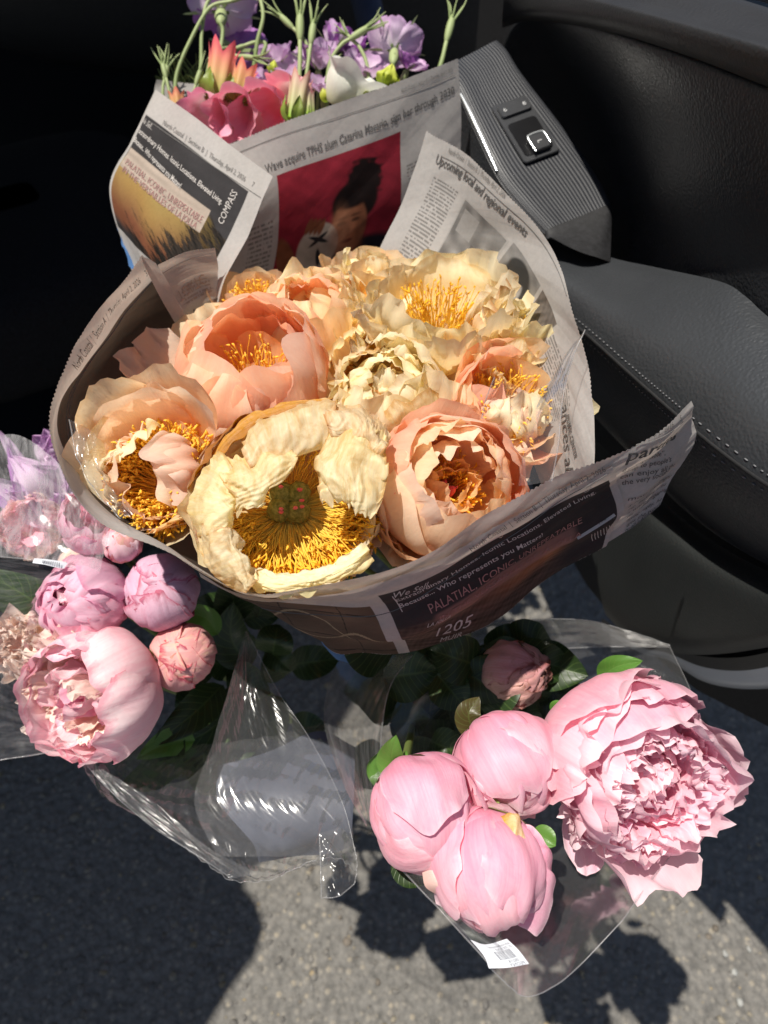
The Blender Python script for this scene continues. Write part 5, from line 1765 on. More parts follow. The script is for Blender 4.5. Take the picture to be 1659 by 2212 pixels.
# ---------------------------------------------------------------- pink peonies, left bunch
GL = 'pink peonies in the left clear wrap'
STEM_L = P(640, 1560, .88)
e, r = bud('pale pink half open peony with white ruffles and a deep pink heart', 195, 1502, .560, 278, ax(-.42, -.10, .95), [M['palepink'], M['palepink'], M['palepink']], GL, 301, STEM_L, cov=(116, 122, 124), hw=(46, 50, 52), n=(7, 6, 6), ruf=.025, crum=.012, fold=.006, notch=.10, lift=4, cat='peony', name='peony', lifto=6)
RP = dict(ruf=.075, rf=1.3, crum=.05, notch=.12, base=.55, tip=.14, nu=18, nv=23)
ring(e, [M['palepink'], M['carn']], 7, r, 306, [50, 25, 5, -20], .95, .36, .5, z0=-.4, r0=.12, ajit=14, **RP)
ring(e, [M['palepink'], M['carn']], 9, r, 309, [65, 45, 15, -5], .95, .38, .6, z0=-.45, r0=.3, ajit=12, **RP)
ring(e, M['hot'], 5, r, 307, [40, 10, -10, -30], .85, .22, .4, z0=-.3, r0=.05, ruf=.05, crum=.04, notch=.1, base=.5)
ring(e, M['carn'], 9, r, 308, [75, 45, 30, 45], .95, .26, .4, z0=-.3, r0=.5, arc=(R(100), R(215)), ajit=14, **RP)
sphere_ring(e, M['palepink'], 2, r, 310, 134, 44, 1.03, arc=(R(-40), R(60)), ruf=.03, crum=.02, tip=.16, notch=.08, base=.5, nu=22, nv=19, jit=.08, ajit=5)
e, r = bud('mauve pink globe bud above the pale half open peony', 182, 1296, .580, 186, ax(-.12, .10, 1), [M['mauve'], M['mauve'], M['mauve']], GL, 311, STEM_L, cov=(168, 158, 146), hw=(50, 54, 58), n=(5, 5, 5), ruf=.025, crum=.010, fold=.008, notch=.12, lift=0, lifto=2)
ring(e, M['palepink'], 8, r, 316, [40, 0, -30, -60], .8, .22, .4, z0=.05, r0=.15, ruf=.10, fold=.08, cf=1.8, notch=.25)
bud('purple pink bud half shaded by the paper edge', 350, 1276, .585, 162, ax(-.10, .15, .95), [M['purplebud'], M['purplebud'], M['purplebud']], GL, 321, STEM_L, cov=(188, 180, 170), hw=(46, 48, 52), n=(6, 6, 5), ruf=.014, crum=.006, fold=.008, notch=.16, fs=(.95, .98, 1.01))
bud('tight red streaked bud lowest beside the dark leaves', 396, 1415, .590, 140, ax(.02, .10, 1), [M['redbud'], M['redbud'], M['redbud']], GL, 331, STEM_L, cov=(188, 182, 174), hw=(40, 42, 46), n=(7, 7, 6), ruf=.014, crum=.006, fold=.012, notch=.20, fs=(.95, .98, 1.01))
e, r = bud('hot pink cupped peony tucked under the paper rim', 205, 1122, .585, 150, ax(.10, .45, .9), [M['hot'], M['hot'], M['mauve']], GL, 341, STEM_L, cov=(140, 134, 130), hw=(48, 52, 54), n=(6, 6, 5), ruf=.03, crum=.015, fold=.008, lift=6, cat='peony', name='peony')
ring(e, M['hot'], 9, r, 346, [40, 10, -5, -20], 1.1, .25, .5, z0=-.4, r0=.1, ruf=.08, fold=.05)
bud('small wrinkled pink bud with a green base under the paper rim', 262, 1172, .575, 88, ax(-.15, .85, .5), [M['redbud'], M['palepink'], M['redbud']], GL, 351, STEM_L, cov=(180, 168, 156), hw=(52, 54, 56), n=(4, 4, 4), ruf=.04, crum=.02, fold=.025, notch=.16, cat='peony bud')
# flowers behind the cloudy film at the far left
e, r = bud('pale cream double peony behind the film at the left edge', 48, 1395, .61, 128, ax(-.3, .3, .9), [M['carn'], M['carn'], M['carn']], GL, 361, STEM_L, cov=(120, 115, 112), hw=(40, 40, 44), n=(7, 7, 7), ruf=.08, crum=.04, fold=.05, lift=12, notch=.3, cat='peony', name='peony')
ring(e, M['carn'], 16, r, 366, [50, 25, 5, -10], .95, .24, .4, z0=-.3, r0=.25, ruf=.14, rf=1.5, fold=.09, cf=2, notch=.35, ajit=16)
e, r = bud('pale pink peony blurred behind the cloudy film', 70, 1140, .66, 130, ax(-.1, .3, .9), [M['palepink'], M['palepink'], M['carn']], GL, 371, STEM_L, cov=(125, 120, 116), hw=(44, 44, 48), n=(6, 6, 6), ruf=.05, crum=.03, fold=.03, lift=6, notch=.2, cat='peony', name='peony')
e, r = bud('cream bud blurred behind the film above the mauve globe', 168, 1222, .655, 84, ax(0, .3, .9), [M['carn'], M['carn'], M['carn']], GL, 381, STEM_L, n=(5, 5, 4))
# mauve spray with narrow petals
e = thing('mauve_spray', 'mauve flower spray with narrow petals blurred behind the cloudy film', 'flower', P(75, 1030, .68), ax(-.55, .35, .7))
rs = np.random.RandomState(77)
for k in range(26):
    a = rs.uniform(-.9, 1.2)
    b_ = P(120 + rs.uniform(-30, 30), 1110 + rs.uniform(-25, 30), .69)
    t_ = P(40 + rs.uniform(-70, 90) + 40 * a, 975 + rs.uniform(-40, 90) + 30 * a, .66 + rs.uniform(-.015, .02))
    leaf(e, M['lilac'] if k % 3 else M['violet'], [b_, (b_ + t_) / 2 + rs.normal(size=3) * .008, t_], rs.uniform(.012, .02), None, k, .3, 'petal', 14, 9, .2)
for k in range(7):
    b_ = P(140, 1000, .68)
    t_ = P(70 + k * 12, 925 + rs.uniform(-10, 25) + abs(k - 3) * 6, .665)
    leaf(e, M['lilac'], [b_, (b_ + t_) / 2, t_], .026, None, 40 + k, .2, 'petal', 14, 9, .2)

# ---------------------------------------------------------------- leaves of the pink bunches
own = {o['label'][:10]: o for o in bpy.data.objects if o.type == 'EMPTY' and 'label' in o}
L1 = next(o for o in bpy.data.objects if o.get('label', '').startswith('tight red'))
L2 = next(o for o in bpy.data.objects if o.get('label', '').startswith('pale pink half'))
L3 = next(o for o in bpy.data.objects if o.get('label', '').startswith('mauve pink globe'))
R1 = next(o for o in bpy.data.objects if o.get('label', '').startswith('smooth pink'))
R2 = next(o for o in bpy.data.objects if o.get('label', '').startswith('pink bud behind'))
R3 = next(o for o in bpy.data.objects if o.get('label', '').startswith('big fully'))
R4 = next(o for o in bpy.data.objects if o.get('label', '').startswith('pink bud nearest'))
R5 = next(o for o in bpy.data.objects if o.get('label', '').startswith('dull pink'))
rs = np.random.RandomState(91)


def lf(own_, a, b, c_, w, m='leaf', sd=1, up=None):
    leaf(own_, M[m], [P(*a), P(*b), P(*c_)], w, up, sd)


lf(L1, (480, 1480, .66), (420, 1540, .63), (330, 1610, .61), .030, 'leaf', 1)
lf(L1, (520, 1500, .68), (450, 1580, .65), (300, 1640, .63), .034, 'leaf', 2)
lf(L1, (420, 1600, .63), (360, 1605, .615), (295, 1640, .60), .022, 'leaflit', 3)
lf(L1, (540, 1440, .70), (500, 1380, .69), (505, 1300, .68), .038, 'leaf', 4)
lf(L1, (560, 1540, .70), (520, 1600, .68), (440, 1680, .66), .034, 'leaf', 5)
lf(L1, (470, 1370, .68), (430, 1330, .66), (300, 1330, .63), .02, 'leaflit', 6)
lf(L3, (120, 1330, .64), (60, 1290, .63), (-40, 1230, .62), .035, 'leaf', 7)
lf(L3, (60, 1330, .65), (10, 1270, .64), (-60, 1240, .63), .03, 'leaf', 8)
lf(L2, (380, 1560, .63), (340, 1660, .61), (260, 1700, .60), .03, 'leaf', 9)
for k in range(34):
    x, y = rs.uniform(380, 640), rs.uniform(1300, 1680)
    a = rs.uniform(0, 6.28)
    l = rs.uniform(60, 120)
    d0 = rs.uniform(.68, .78)
    lf(L1 if k % 2 else L2, (x, y, d0), (x + l * .5 * math.cos(a), y + l * .5 * math.sin(a), d0 - .015), (x + l * math.cos(a), y + l * math.sin(a), d0 - rs.uniform(-.01, .03)), rs.uniform(.018, .036), 'leaf', 100 + k)
# right bunch
lf(R1, (880, 1662, .475), (846, 1640, .468), (856, 1588, .462), .020, 'leaflit', 11)
lf(R1, (850, 1700, .50), (820, 1660, .495), (822, 1622, .49), .018, 'leaflit', 12)
lf(R3, (1295, 1468, .535), (1330, 1440, .525), (1388, 1428, .515), .016, 'leaflit', 13)
lf(R2, (1030, 1590, .53), (1012, 1545, .525), (1035, 1505, .53), .019, 'calyxred', 14)
lf(R4, (1020, 1770, .46), (1050, 1745, .455), (1075, 1762, .45), .022, 'calyx', 15)
lf(R4, (1150, 1800, .46), (1180, 1812, .455), (1200, 1828, .452), .014, 'leaflit', 16)
lf(R2, (1190, 1535, .53), (1205, 1525, .525), (1225, 1535, .52), .008, 'leaflit', 17)
lf(R1, (860, 1840, .47), (890, 1880, .465), (930, 1905, .46), .022, 'leaf', 18)
for k in range(64):
    x, y = rs.uniform(830, 1180), rs.uniform(1400, 1680)
    a = rs.uniform(-.6, .9) + (3.14 if k % 3 == 0 else 0)
    l = rs.uniform(70, 150)
    d0 = rs.uniform(.60, .72)
    lf((R1, R2, R4, R5)[k % 4], (x, y, d0), (x + l * .5 * math.cos(a), y + l * .5 * math.sin(a), d0 - .012), (x + l * math.cos(a), y + l * math.sin(a), d0 - rs.uniform(-.01, .03)), rs.uniform(.028, .05), 'leaf', 200 + k)
# ---------------------------------------------------------------- bunch behind: foxgloves, corn cockles, bellflowers
GB = 'garden flowers in the newspaper bunch behind'
BST = P(660, 620, 1.0)


def bell(parent, mat, base, mouth, r0, r1, lobes=5, flare=.3, seed=1, ruf=.12, name='corolla', nu=22, nv=60):
    base, mouth = np.asarray(base), np.asarray(mouth)
    z = mouth - base
    L = np.linalg.norm(z)
    z = z / L
    x = nrm(np.cross(z, [.2, .9, .3]))
    y = np.cross(z, x)
    t = np.linspace(0, 1, nu)[:, None]
    th = np.linspace(0, 2 * math.pi, nv, endpoint=False)[None]
    n = fn(seed, 1.2)
    lob = np.cos(th * lobes)
    r = r0 + (r1 - r0) * (np.sin(np.clip(t * 1.25, 0, 1) * math.pi / 2) ** .8) + r1 * flare * np.clip((t - .72) / .28, 0, 1) ** 1.6 * (1 + .35 * lob)
    r = r * (1 + .05 * n(np.cos(th) * 1.5, np.sin(th) * 1.5 + t * 2)) + r1 * ruf * np.clip((t - .7) / .3, 0, 1) ** 2 * n(np.cos(th * 2) * 1.7, np.sin(th) * 2)
    h = t * L * (1 + .10 * lob * np.clip((t - .6) / .4, 0, 1))
    V = base + (r * np.cos(th))[..., None] * x + (r * np.sin(th))[..., None] * y + (h * np.ones_like(th))[..., None] * z
    uv = np.stack(np.meshgrid(np.linspace(.1, 1, nu), np.linspace(0, 1, nv), indexing='ij'), -1)
    return mk(name, V, None, mat, parent, True, uv, None, True, quads(nu, nv, True))


def foxglove(label, tubes=(), bells=(), base=(0, 0, .7)):
    e = thing('foxglove', label, 'flower', P(*base), None, GB)
    for (b0, m0, r0, r1, sd) in bells:
        o = bell(e, M['foxglove'], P(*b0), P(*m0), r0, r1 * .9, 5, .42, sd, .2)
    for (b0, m0, rr, mat, cal, sd) in tubes:
        tube5(e, P(*b0), P(*m0), rr, M[mat], cal, sd)
    q = P(*base)
    V, Q, uv = tube([q, (q + BST) / 2, BST], .003, 8, 12)
    mk('stem', V, None, M['stem'], e, True, uv, None, True, Q)
    return e


def tube5(e, b, m, rr, mat, calm, sd):
    """narrow five-toothed tube in a ring of sepals"""
    z = m - b
    L = np.linalg.norm(z)
    z = z / L
    x = nrm(np.cross(z, [.2, .9, .3]))
    y = np.cross(z, x)
    nu, nv = 20, 40
    t = np.linspace(0, 1, nu)[:, None]
    th = np.linspace(0, 2 * math.pi, nv, endpoint=False)[None]
    tooth = np.abs(np.mod(th * 5 / (2 * math.pi), 1) - .5) * 2
    r = rr * (.78 + .3 * t + .10 * np.cos(th * 5) + .12 * np.clip(t - .8, 0, 1) * 5 * tooth)
    h = L * t * (1 - .26 * np.clip((t - .55) / .45, 0, 1) * (1 - tooth))
    V = b + (r * np.cos(th))[..., None] * x + (r * np.sin(th))[..., None] * y + (h * np.ones_like(th))[..., None] * z
    uv = np.stack(np.meshgrid(np.linspace(0, 1, nu), np.linspace(0, 1, nv), indexing='ij'), -1)
    mk('tube', V, None, mat, e, True, uv, None, True, quads(nu, nv, True))
    if calm:
        for k in range(5):
            a = k * 1.2566 + .3 + sd
            d = x * math.cos(a) + y * math.sin(a)
            q0 = b + d * rr * .5 - z * rr * .3
            leaf(e, M[calm], [q0, q0 + d * rr * .75 + z * L * .2, b + d * rr * 1.35 + z * L * .42], rr * 1.1, d, k + sd, .2, 'sepal', 10, 7, .1)


foxglove('foxglove with two open deep pink bells low in the bunch', bells=[((468, 228, .745), (436, 252, .712), .008, .019, 3), ((522, 218, .745), (498, 254, .708), .009, .020, 4)], base=(480, 235, .75))
foxglove('foxglove with broad rose pink bells beside the paper fold', bells=[((590, 212, .75), (560, 254, .712), .010, .024, 5), ((652, 195, .76), (612, 232, .715), .011, .022, 6)], base=(610, 220, .76))
foxglove('foxglove stalk with two spent pink and orange tubes standing up', tubes=[((466, 212, .735), (486, 92, .73), .0120, 'tube', 'calyx', 1), ((512, 218, .725), (534, 138, .725), .0095, 'tubedry', 'calyx', 2)], base=(490, 235, .75))
foxglove('foxglove with a pale green and pink tube rising behind the headline', tubes=[((634, 262, .695), (652, 158, .695), .0088, 'tubepale', 'calyx', 3), ((668, 250, .70), (662, 192, .70), .006, 'tubepale', None, 4)], base=(645, 290, .71))
foxglove('small brown withered tube at the left paper corner', tubes=[((388, 250, .745), (380, 196, .745), .0065, 'tubedry', 'calyx', 5)], base=(388, 262, .75))

# white bellflower
e = thing('bellflower', 'white frilled bellflower above the paper edge', 'flower', P(735, 215, .745), None, GB)
bell(e, M['white'], P(722, 228, .745), P(764, 148, .732), .008, .020, 5, .42, 9, .22)
for k in range(4):
    a = k * 1.5
    q = P(722 + 14 * math.cos(a), 220, .742 + .004 * math.sin(a))
    leaf(e, M['limegreen'], [q, P(725 + 24 * math.cos(a), 205, .738), P(730 + 34 * math.cos(a), 190, .737)], .010, None, k, .2, 'sepal', 10, 7)
V, Q, uv = tube([P(718, 230, .75), P(690, 400, .78), BST], .0025, 8, 14)
mk('stem', V, None, M['stem'], e, True, uv, None, True, Q)
e = thing('bellflower', 'small white bloom half hidden behind the pink bells', 'flower', P(620, 185, .77), None, GB)
bell(e, M['white'], P(610, 210, .775), P(622, 172, .77), .006, .014, 5, .25, 10, .2)


def greenbud(label, b, t, w):
    e = thing('flower_bud', label, 'flower bud', P(*b), None, GB)
    B, T = P(*b), P(*t)
    for k in range(5):
        a = k * 1.2566
        z = nrm(T - B)
        x = nrm(np.cross(z, [.2, .9, .3]))
        d = x * math.cos(a) + np.cross(z, x) * math.sin(a)
        leaf(e, M['limegreen'], [B, (B + T) / 2 + d * w * .45, T], w * .95, d, k, -.35, 'sepal', 12, 7, .05)
    V, Q, uv = tube([B, B + (B - T) * .6, (B + BST) / 2, BST], .0022, 8, 12)
    mk('stem', V, None, M['stem'], e, True, uv, None, True, Q)


greenbud('lime green pointed bud at the paper edge under the lilac flower', (830, 200, .75), (848, 138, .745), .022)
greenbud('smaller lime green bud beside the white bellflower', (778, 228, .742), (784, 178, .738), .017)
greenbud('pale green bud standing behind the pink bells', (588, 165, .775), (592, 128, .775), .010)

# corn cockles
def cockle(label, c, Rp, axis, seed, cal_to=None, mats=('lilac',), n=5, cup=(80, 55, 40), spin=0.0, back=True):
    e = thing('corn_cockle', label, 'flower', P(*c), axis, GB, spin)
    d = c[2]
    r = Rp * d / 1659
    rs = np.random.RandomState(seed)
    for i in range(n):
        petal(e, M[mats[i % len(mats)]], phi=i * 2 * math.pi / n + rs.uniform(-.12, .12), angs=[x + rs.uniform(-10, 10) for x in cup], L=r * rs.uniform(.9, 1.1), W=r * .52, rho=r * 1.2, seed=seed + i * 7, z0=0, base=.12, wmax=.75, tip=.22, notch=.16, ruf=.05, crum=.03, taper=.05)
    z = nrm(axis)
    b = P(*c)
    if back:
        V, Q = ell(b - z * r * .35, *[v * r * q for v, q in zip((nrm(np.cross(z, [.3, .8, .1])), np.cross(z, nrm(np.cross(z, [.3, .8, .1]))), z), (.15, .15, .4))], 10, 10)
        mk('calyx', V, None, M['palestem'], e, True, np.full((len(V), 2), .7), None, True, Q)
        for i in range(5):
            ph = i * 2 * math.pi / n + .6
            petal(e, M['palestem'], 'sepal', phi=ph, angs=[60, 62, 70], L=r * 1.0, W=r * .05, rho=r, seed=seed + 40 + i, z0=-.02 * r, r0=r * .1, nu=8, nv=5, base=.8, tip=.6)
        q = b - z * r * .7
        end = P(*cal_to) if cal_to else BST
        V, Q, uv = tube([q, q + (q - b) * .4 - np.array([0, 0, .01]), end], .0020, 7, 20)
        mk('stem', V, None, M['palestem'], e, True, uv, None, True, Q)
    return e


cockle('lilac corn cockle with a shaded underside at the top edge', (478, 22, .80), 92, ax(-.1, .75, -.55), 401, (452, 240, .78), ('lilac', 'violet', 'lilac'), spin=.3)
cockle('dark violet corn cockle in shade below the top lilac bloom', (500, 110, .83), 78, ax(.2, .2, -.8), 411, (520, 240, .80), ('violet',))
cockle('lilac corn cockle seen from behind at the right of the bunch', (852, 108, .78), 74, ax(.05, .85, -.5), 421, (845, 260, .76), ('lilac',), spin=.5)
cockle('lilac corn cockle behind the tall green sepals', (636, 158, .79), 60, ax(-.2, .5, .6), 431, None, ('lilac',))
cockle('lilac corn cockle with upright petals left of the white bell', (688, 150, .785), 62, ax(.1, .6, .55), 441, None, ('lilac', 'lilac', 'violet'), cup=(60, 35, 20))
cockle('magenta violet corn cockle behind the white bell', (722, 112, .80), 58, ax(.2, .8, .2), 451, None, ('violet', 'lilac'), cup=(50, 25, 10))
cockle('pale lilac corn cockle low between the white bell and the green bud', (790, 165, .785), 62, ax(.2, .6, .6), 461, None, ('lilac',))
cockle('small violet bloom low beside the pale tube', (585, 205, .78), 40, ax(0, .5, .7), 471, None, ('lilac', 'violet'))


for k_, (lab_, c_, R_, ax_, m_) in enumerate((
        ('lilac corn cockle in the gap between the pink bells and the spiky seed head', (598, 140, .80), 52, ax(-.1, .6, .5), ('lilac',)),
        ('pale lilac corn cockle low behind the spent pink tubes', (560, 190, .79), 44, ax(.1, .5, .6), ('lilac', 'lilac', 'violet')),
        ('lilac corn cockle with narrow petals below the right hand lilac bloom', (880, 150, .785), 50, ax(.3, .5, .4), ('lilac', 'violet')),
        ('violet corn cockle in shade behind the drooping pod stem', (760, 120, .82), 48, ax(0, .5, .5), ('violet', 'lilac')),
        ('faded lilac corn cockle just above the middle of the headline', (700, 205, .765), 46, ax(.1, .55, .6), ('lilac',)))):
    cockle(lab_, c_, R_, ax_, 480 + 11 * k_, None, m_, cup=(70, 45, 25))


def seedstem(label, pts, podlen, sep=5, w=.0022, spread=.5, pod=True):
    """curving stem ending in a long-fingered calyx"""
    e = thing('green_seed_pod', label, 'seed pod', P(*pts[0]), None, GB)
    W_ = [P(*p) for p in pts]
    V, Q, uv = tube(W_, [w, w * .85, w * .8], 8, len(pts) * 9)
    mk('stem', V, None, M['palestem'], e, True, uv, None, True, Q)
    z = nrm(W_[-1] - W_[-2])
    tip = W_[-1]
    d = pts[-1][2]
    pl_ = podlen * d / 1659
    x = nrm(np.cross(z, [.1, .7, .6]))
    y = np.cross(z, x)
    if pod:
        V, Q = ell(tip + z * pl_ * .25, x * pl_ * .10, y * pl_ * .10, z * pl_ * .38, 10, 8)
        mk('calyx', V, None, M['palestem'], e, True, np.full((len(V), 2), .6), None, True, Q)
    rs = np.random.RandomState(int(pts[0][0] * 7 + pts[0][1]))
    for k in range(sep):
        a = k * 2 * math.pi / sep
        dd = x * math.cos(a) + y * math.sin(a)
        q0 = tip + z * pl_ * .45 + dd * pl_ * .05
        q1 = q0 + z * pl_ * .35 + dd * pl_ * .22 * spread * rs.uniform(.5, 1.4)
        q2 = q1 + z * pl_ * .35 * rs.uniform(.6, 1.1) + dd * pl_ * .35 * spread * rs.uniform(.2, 1.4)
        V, Q, uv = tube([q0, q1, q2], [.0011, .0009, .0003], 5, 8)
        mk('sepal', V, None, M['palestem'], e, True, uv, None, True, Q)
    return e


seedstem('long stem arching from the left corner up to the top edge', [(378, 225, .775), (382, 160, .775), (410, 90, .775), (452, 18, .775), (500, 2, .775)], 50)
seedstem('straight pale stem beside the arching one', [(425, 240, .775), (434, 140, .78), (436, 70, .78), (446, 10, .78), (470, -20, .78)], 40)
seedstem('stem with a looped neck bending to the right', [(455, 240, .765), (447, 180, .765), (456, 130, .762), (485, 118, .76), (520, 122, .758)], 62)
seedstem('thick stem curling down from the top beside the dark background', [(548, 150, .775), (556, 90, .77), (568, 40, .768), (564, 5, .768), (552, -25, .768)], 40)
seedstem('looped bud stem hanging under the top bloom', [(566, 120, .775), (574, 98, .775), (566, 90, .775), (548, 92, .775), (530, 98, .775)], 46)
seedstem('spiky green seed head standing at the top centre', [(640, 240, .76), (646, 180, .76), (648, 120, .76), (648, 80, .76)], 95, 7, .0026, .35)
seedstem('second spiky green stalk beside the seed head', [(655, 240, .755), (660, 180, .755), (668, 120, .755), (672, 90, .755)], 80, 5, .0022, .4)
seedstem('green pod pointing left from the spiky seed head', [(668, 130, .765), (664, 100, .765), (650, 78, .765), (630, 58, .765)], 70, 5, .0022, .4)
seedstem('green pod leaning right above the lilac blooms', [(705, 180, .76), (715, 130, .76), (738, 96, .76), (760, 82, .76)], 80, 5, .0022, .3)
seedstem('drooping green pod stem above the white bell', [(800, 230, .765), (797, 170, .765), (790, 130, .765), (775, 100, .765), (765, 90, .765)], 46, 5)
seedstem('five fingered green calyx at the right edge of the bunch', [(945, 160, .77), (955, 130, .77), (962, 100, .77), (966, 84, .77)], 90, 5, .0026, .55)
seedstem('thin green stem tip poking out right of the soccer page', [(990, 220, .77), (1002, 190, .77), (1010, 170, .77)], 34, 3, .0014)
seedstem('two thin stems with small pods in the left corner', [(352, 230, .77), (352, 190, .77), (356, 170, .77)], 60, 4, .0018)
seedstem('pointed green pod in the left corner', [(372, 230, .768), (364, 190, .768), (358, 165, .768)], 60, 4, .0018)
seedstem('narrow green pod left of the brown tube', [(410, 235, .77), (416, 205, .77), (424, 180, .77)], 60, 3, .0016, .2)
e = thing('fennel_frond', 'dark feathery foliage in the shade behind the stems', 'foliage', P(400, 160, .83), None, GB)
rs = np.random.RandomState(8)
B = Bag()
for k in range(46):
    b0 = P(rs.uniform(370, 440), rs.uniform(170, 220), .83)
    t0 = P(rs.uniform(330, 470), rs.uniform(110, 190), .83 + rs.uniform(-.03, .04))
    V, Q, uv = tube([b0, (b0 + t0) / 2 + rs.normal(size=3) * .006, t0], [.0009, .0006, .0003], 4, 8)
    B.add(V, Q, uv)
B.obj('needles', M['stem'], e, True, 'stuff')
# ---------------------------------------------------------------- clear wraps
film = film_mat('clear_film', .05, .16, .6)
filmstreak = film_mat('streaked_clear_film', .07, .24, .6, (2.0, 30, 1))  # pale streaks along the sheet mixed into its haze
filmmilk = film_mat('cloudy_film', .26, .16, .8, (14, 3, 1))
edgem = film_mat('film_edge', .12, .25, .8)


def filmsheet(name, rows, parent, mat, cr=.003, cf=1.0, nu=60, nv=60, seed=1, edges=(), er=.0005, sharp=1.0):
    L = Loft([[P(*q) for q in r] for r in rows], 0)
    G, a, b = L.grid(nu, nv)
    n = normals(G)
    d = cr * (.30 * fn(seed, 1.6 * cf)(a * 3, b * 3) + .55 * sharp * rfn(seed + 5, 2.4 * cf, 5)(a * 3, b * 3) + .22 * sharp * rfn(seed + 9, 6.5 * cf, 5)(a * 3, b * 3))
    G = G + n * d[..., None]
    o = gridobj(name, G, mat, parent)
    for w in edges:
        q = {'u0': G[0], 'u1': G[-1], 'v0': G[:, 0], 'v1': G[:, -1]}[w]
        V, Q, _ = tube(q, er, 5, len(q) * 2)
        mk('film_edge', V, None, edgem, o, True, None, None, True, Q)
    return o, G


slv = thing('clear_sleeve', 'clear plastic sleeve round the right pink peonies with a price sticker', 'plastic sleeve', P(1100, 1700, .62))
# under-sheet lying below the flowers
filmsheet('sheet', [[(850, 1480, .66), (1000, 1400, .68), (1200, 1345, .69), (1380, 1370, .68), (1445, 1392, .67)],
                    [(810, 1640, .58), (1000, 1620, .60), (1200, 1560, .62), (1400, 1520, .61), (1500, 1520, .60)],
                    [(860, 1850, .50), (1020, 1830, .52), (1200, 1800, .54), (1400, 1780, .54), (1520, 1740, .53)],
                    [(1000, 2010, .445), (1090, 2010, .46), (1200, 1980, .475), (1330, 1930, .48), (1440, 1860, .48)],
                    [(1052, 2085, .42), (1095, 2130, .422), (1150, 2154, .425), (1235, 2105, .435), (1345, 1990, .445)]], slv, film, .002, .6, 70, 70, 3, ('v1', 'u1'), .00045)
# back lip standing up behind the buds
filmsheet('sheet', [[(905, 1398, .66), (1000, 1362, .655), (1120, 1340, .65), (1260, 1338, .645), (1360, 1362, .64), (1448, 1392, .635)],
                    [(880, 1440, .67), (1000, 1420, .675), (1120, 1408, .67), (1260, 1398, .665), (1360, 1396, .655), (1446, 1398, .64)]], slv, filmstreak, .0012, .8, 90, 20, 5, ('v0', 'v1'), .0005)
# left wall, curving down the side of the bunch
filmsheet('sheet', [[(905, 1398, .62), (850, 1470, .58), (826, 1560, .54), (822, 1650, .50), (826, 1720, .475)],
                    [(860, 1388, .63), (800, 1460, .59), (775, 1560, .55), (780, 1660, .505), (798, 1760, .465)],
                    [(760, 1385, .65), (715, 1460, .61), (700, 1560, .57), (735, 1680, .51), (790, 1785, .46)]], slv, filmstreak, .0016, .6, 60, 60, 7, ('v0',), .0006)
# lower-left flap running to the bottom corner
filmsheet('sheet', [[(800, 1770, .455), (870, 1880, .442), (950, 1965, .432), (1060, 2086, .418)],
                    [(822, 1762, .450), (900, 1880, .438), (985, 1968, .43), (1090, 2060, .42)],
                    [(850, 1790, .452), (935, 1905, .445), (1020, 1985, .437), (1120, 2050, .43)]], slv, filmstreak, .0012, .8, 60, 24, 9, ('v0',), .00055)
stick = simple_mat('sticker_paper', S(206, 210, 218), S(196, 200, 208), 90, .5, .3, .1, transl=.15)
LS = Loft([[P(1016, 2030, .4255), P(1050, 2040, .4245), P(1095, 2028, .4245)], [P(1046, 2066, .4205), P(1085, 2062, .4195), P(1120, 2052, .4200)], [P(1056, 2092, .4165), P(1100, 2090, .4155), P(1143, 2082, .4165)]], 0)
lab = gridobj('price_sticker', LS.grid(20, 20)[0], stick, slv)
bar = ink_mat('sticker_ink', (.08, .09, .12, 1))


def on_label(V, F, u0, v0, du, dv, name):
    x = V[:, 0] / max(V[:, 0].max(), 1e-6)
    y = V[:, 1] / .72
    p = LS(np.clip(u0 + du * x, 0, 1), np.clip(v0 + dv * y, 0, 1))
    n = nrm(CP - p.mean(0))
    mk(name, p + n * .0004, F, bar, lab, smooth=False)


VB, FB = [], []
rs = np.random.RandomState(4)
x = .30
n0 = 0
while x < .80:
    w = rs.choice([.008, .014, .02])
    q = [(x, .36), (x + w, .36), (x + w, .70), (x, .70)]
    VB.append(np.array([LS(a, b) + nrm(CP - LS(a, b)) * .0004 for a, b in q]))
    FB.append((n0, n0 + 1, n0 + 2, n0 + 3))
    n0 += 4
    x += w + rs.choice([.008, .014])
mk('barcode', np.concatenate(VB), FB, bar, lab, smooth=False)
for s, u0, v0, du, dv in (("abnishenow", .95, .20, -.62, -.10), ("0 75100", .92, .34, -.5, -.10), ("08218", .80, .84, -.32, -.11), ("PEONY", .92, .985, -.45, -.12)):
    V, F = txt_mesh(s)
    on_label(V, F, u0, v0, du, dv, 'printed_lettering')

lw_ = thing('clear_wrap', 'crumpled clear plastic wrap hanging below the left pink peonies', 'plastic wrap', P(450, 1600, .6))
# cloudy film over the flowers at the far left
filmsheet('sheet', [[(-60, 960, .58), (40, 940, .58), (150, 1020, .565), (240, 1110, .56)], [(-60, 1080, .57), (50, 1090, .565), (150, 1130, .56), (230, 1170, .56)],
                    [(-60, 1200, .56), (40, 1206, .555), (130, 1220, .555), (215, 1240, .56)]], lw_, filmmilk, .002, .8, 50, 40, 11, ('v1',), .0006)
filmsheet('sheet', [[(-60, 1204, .55), (40, 1208, .55), (140, 1222, .555), (190, 1232, .56)], [(-60, 1330, .55), (0, 1330, .55), (60, 1320, .555), (100, 1300, .57)],
                    [(-60, 1480, .54), (-10, 1480, .54), (30, 1500, .545), (60, 1520, .55)], [(-60, 1660, .53), (0, 1642, .53), (90, 1628, .535), (150, 1608, .545)]], lw_, filmstreak, .002, .8, 50, 60, 13, ('v1',), .0005)
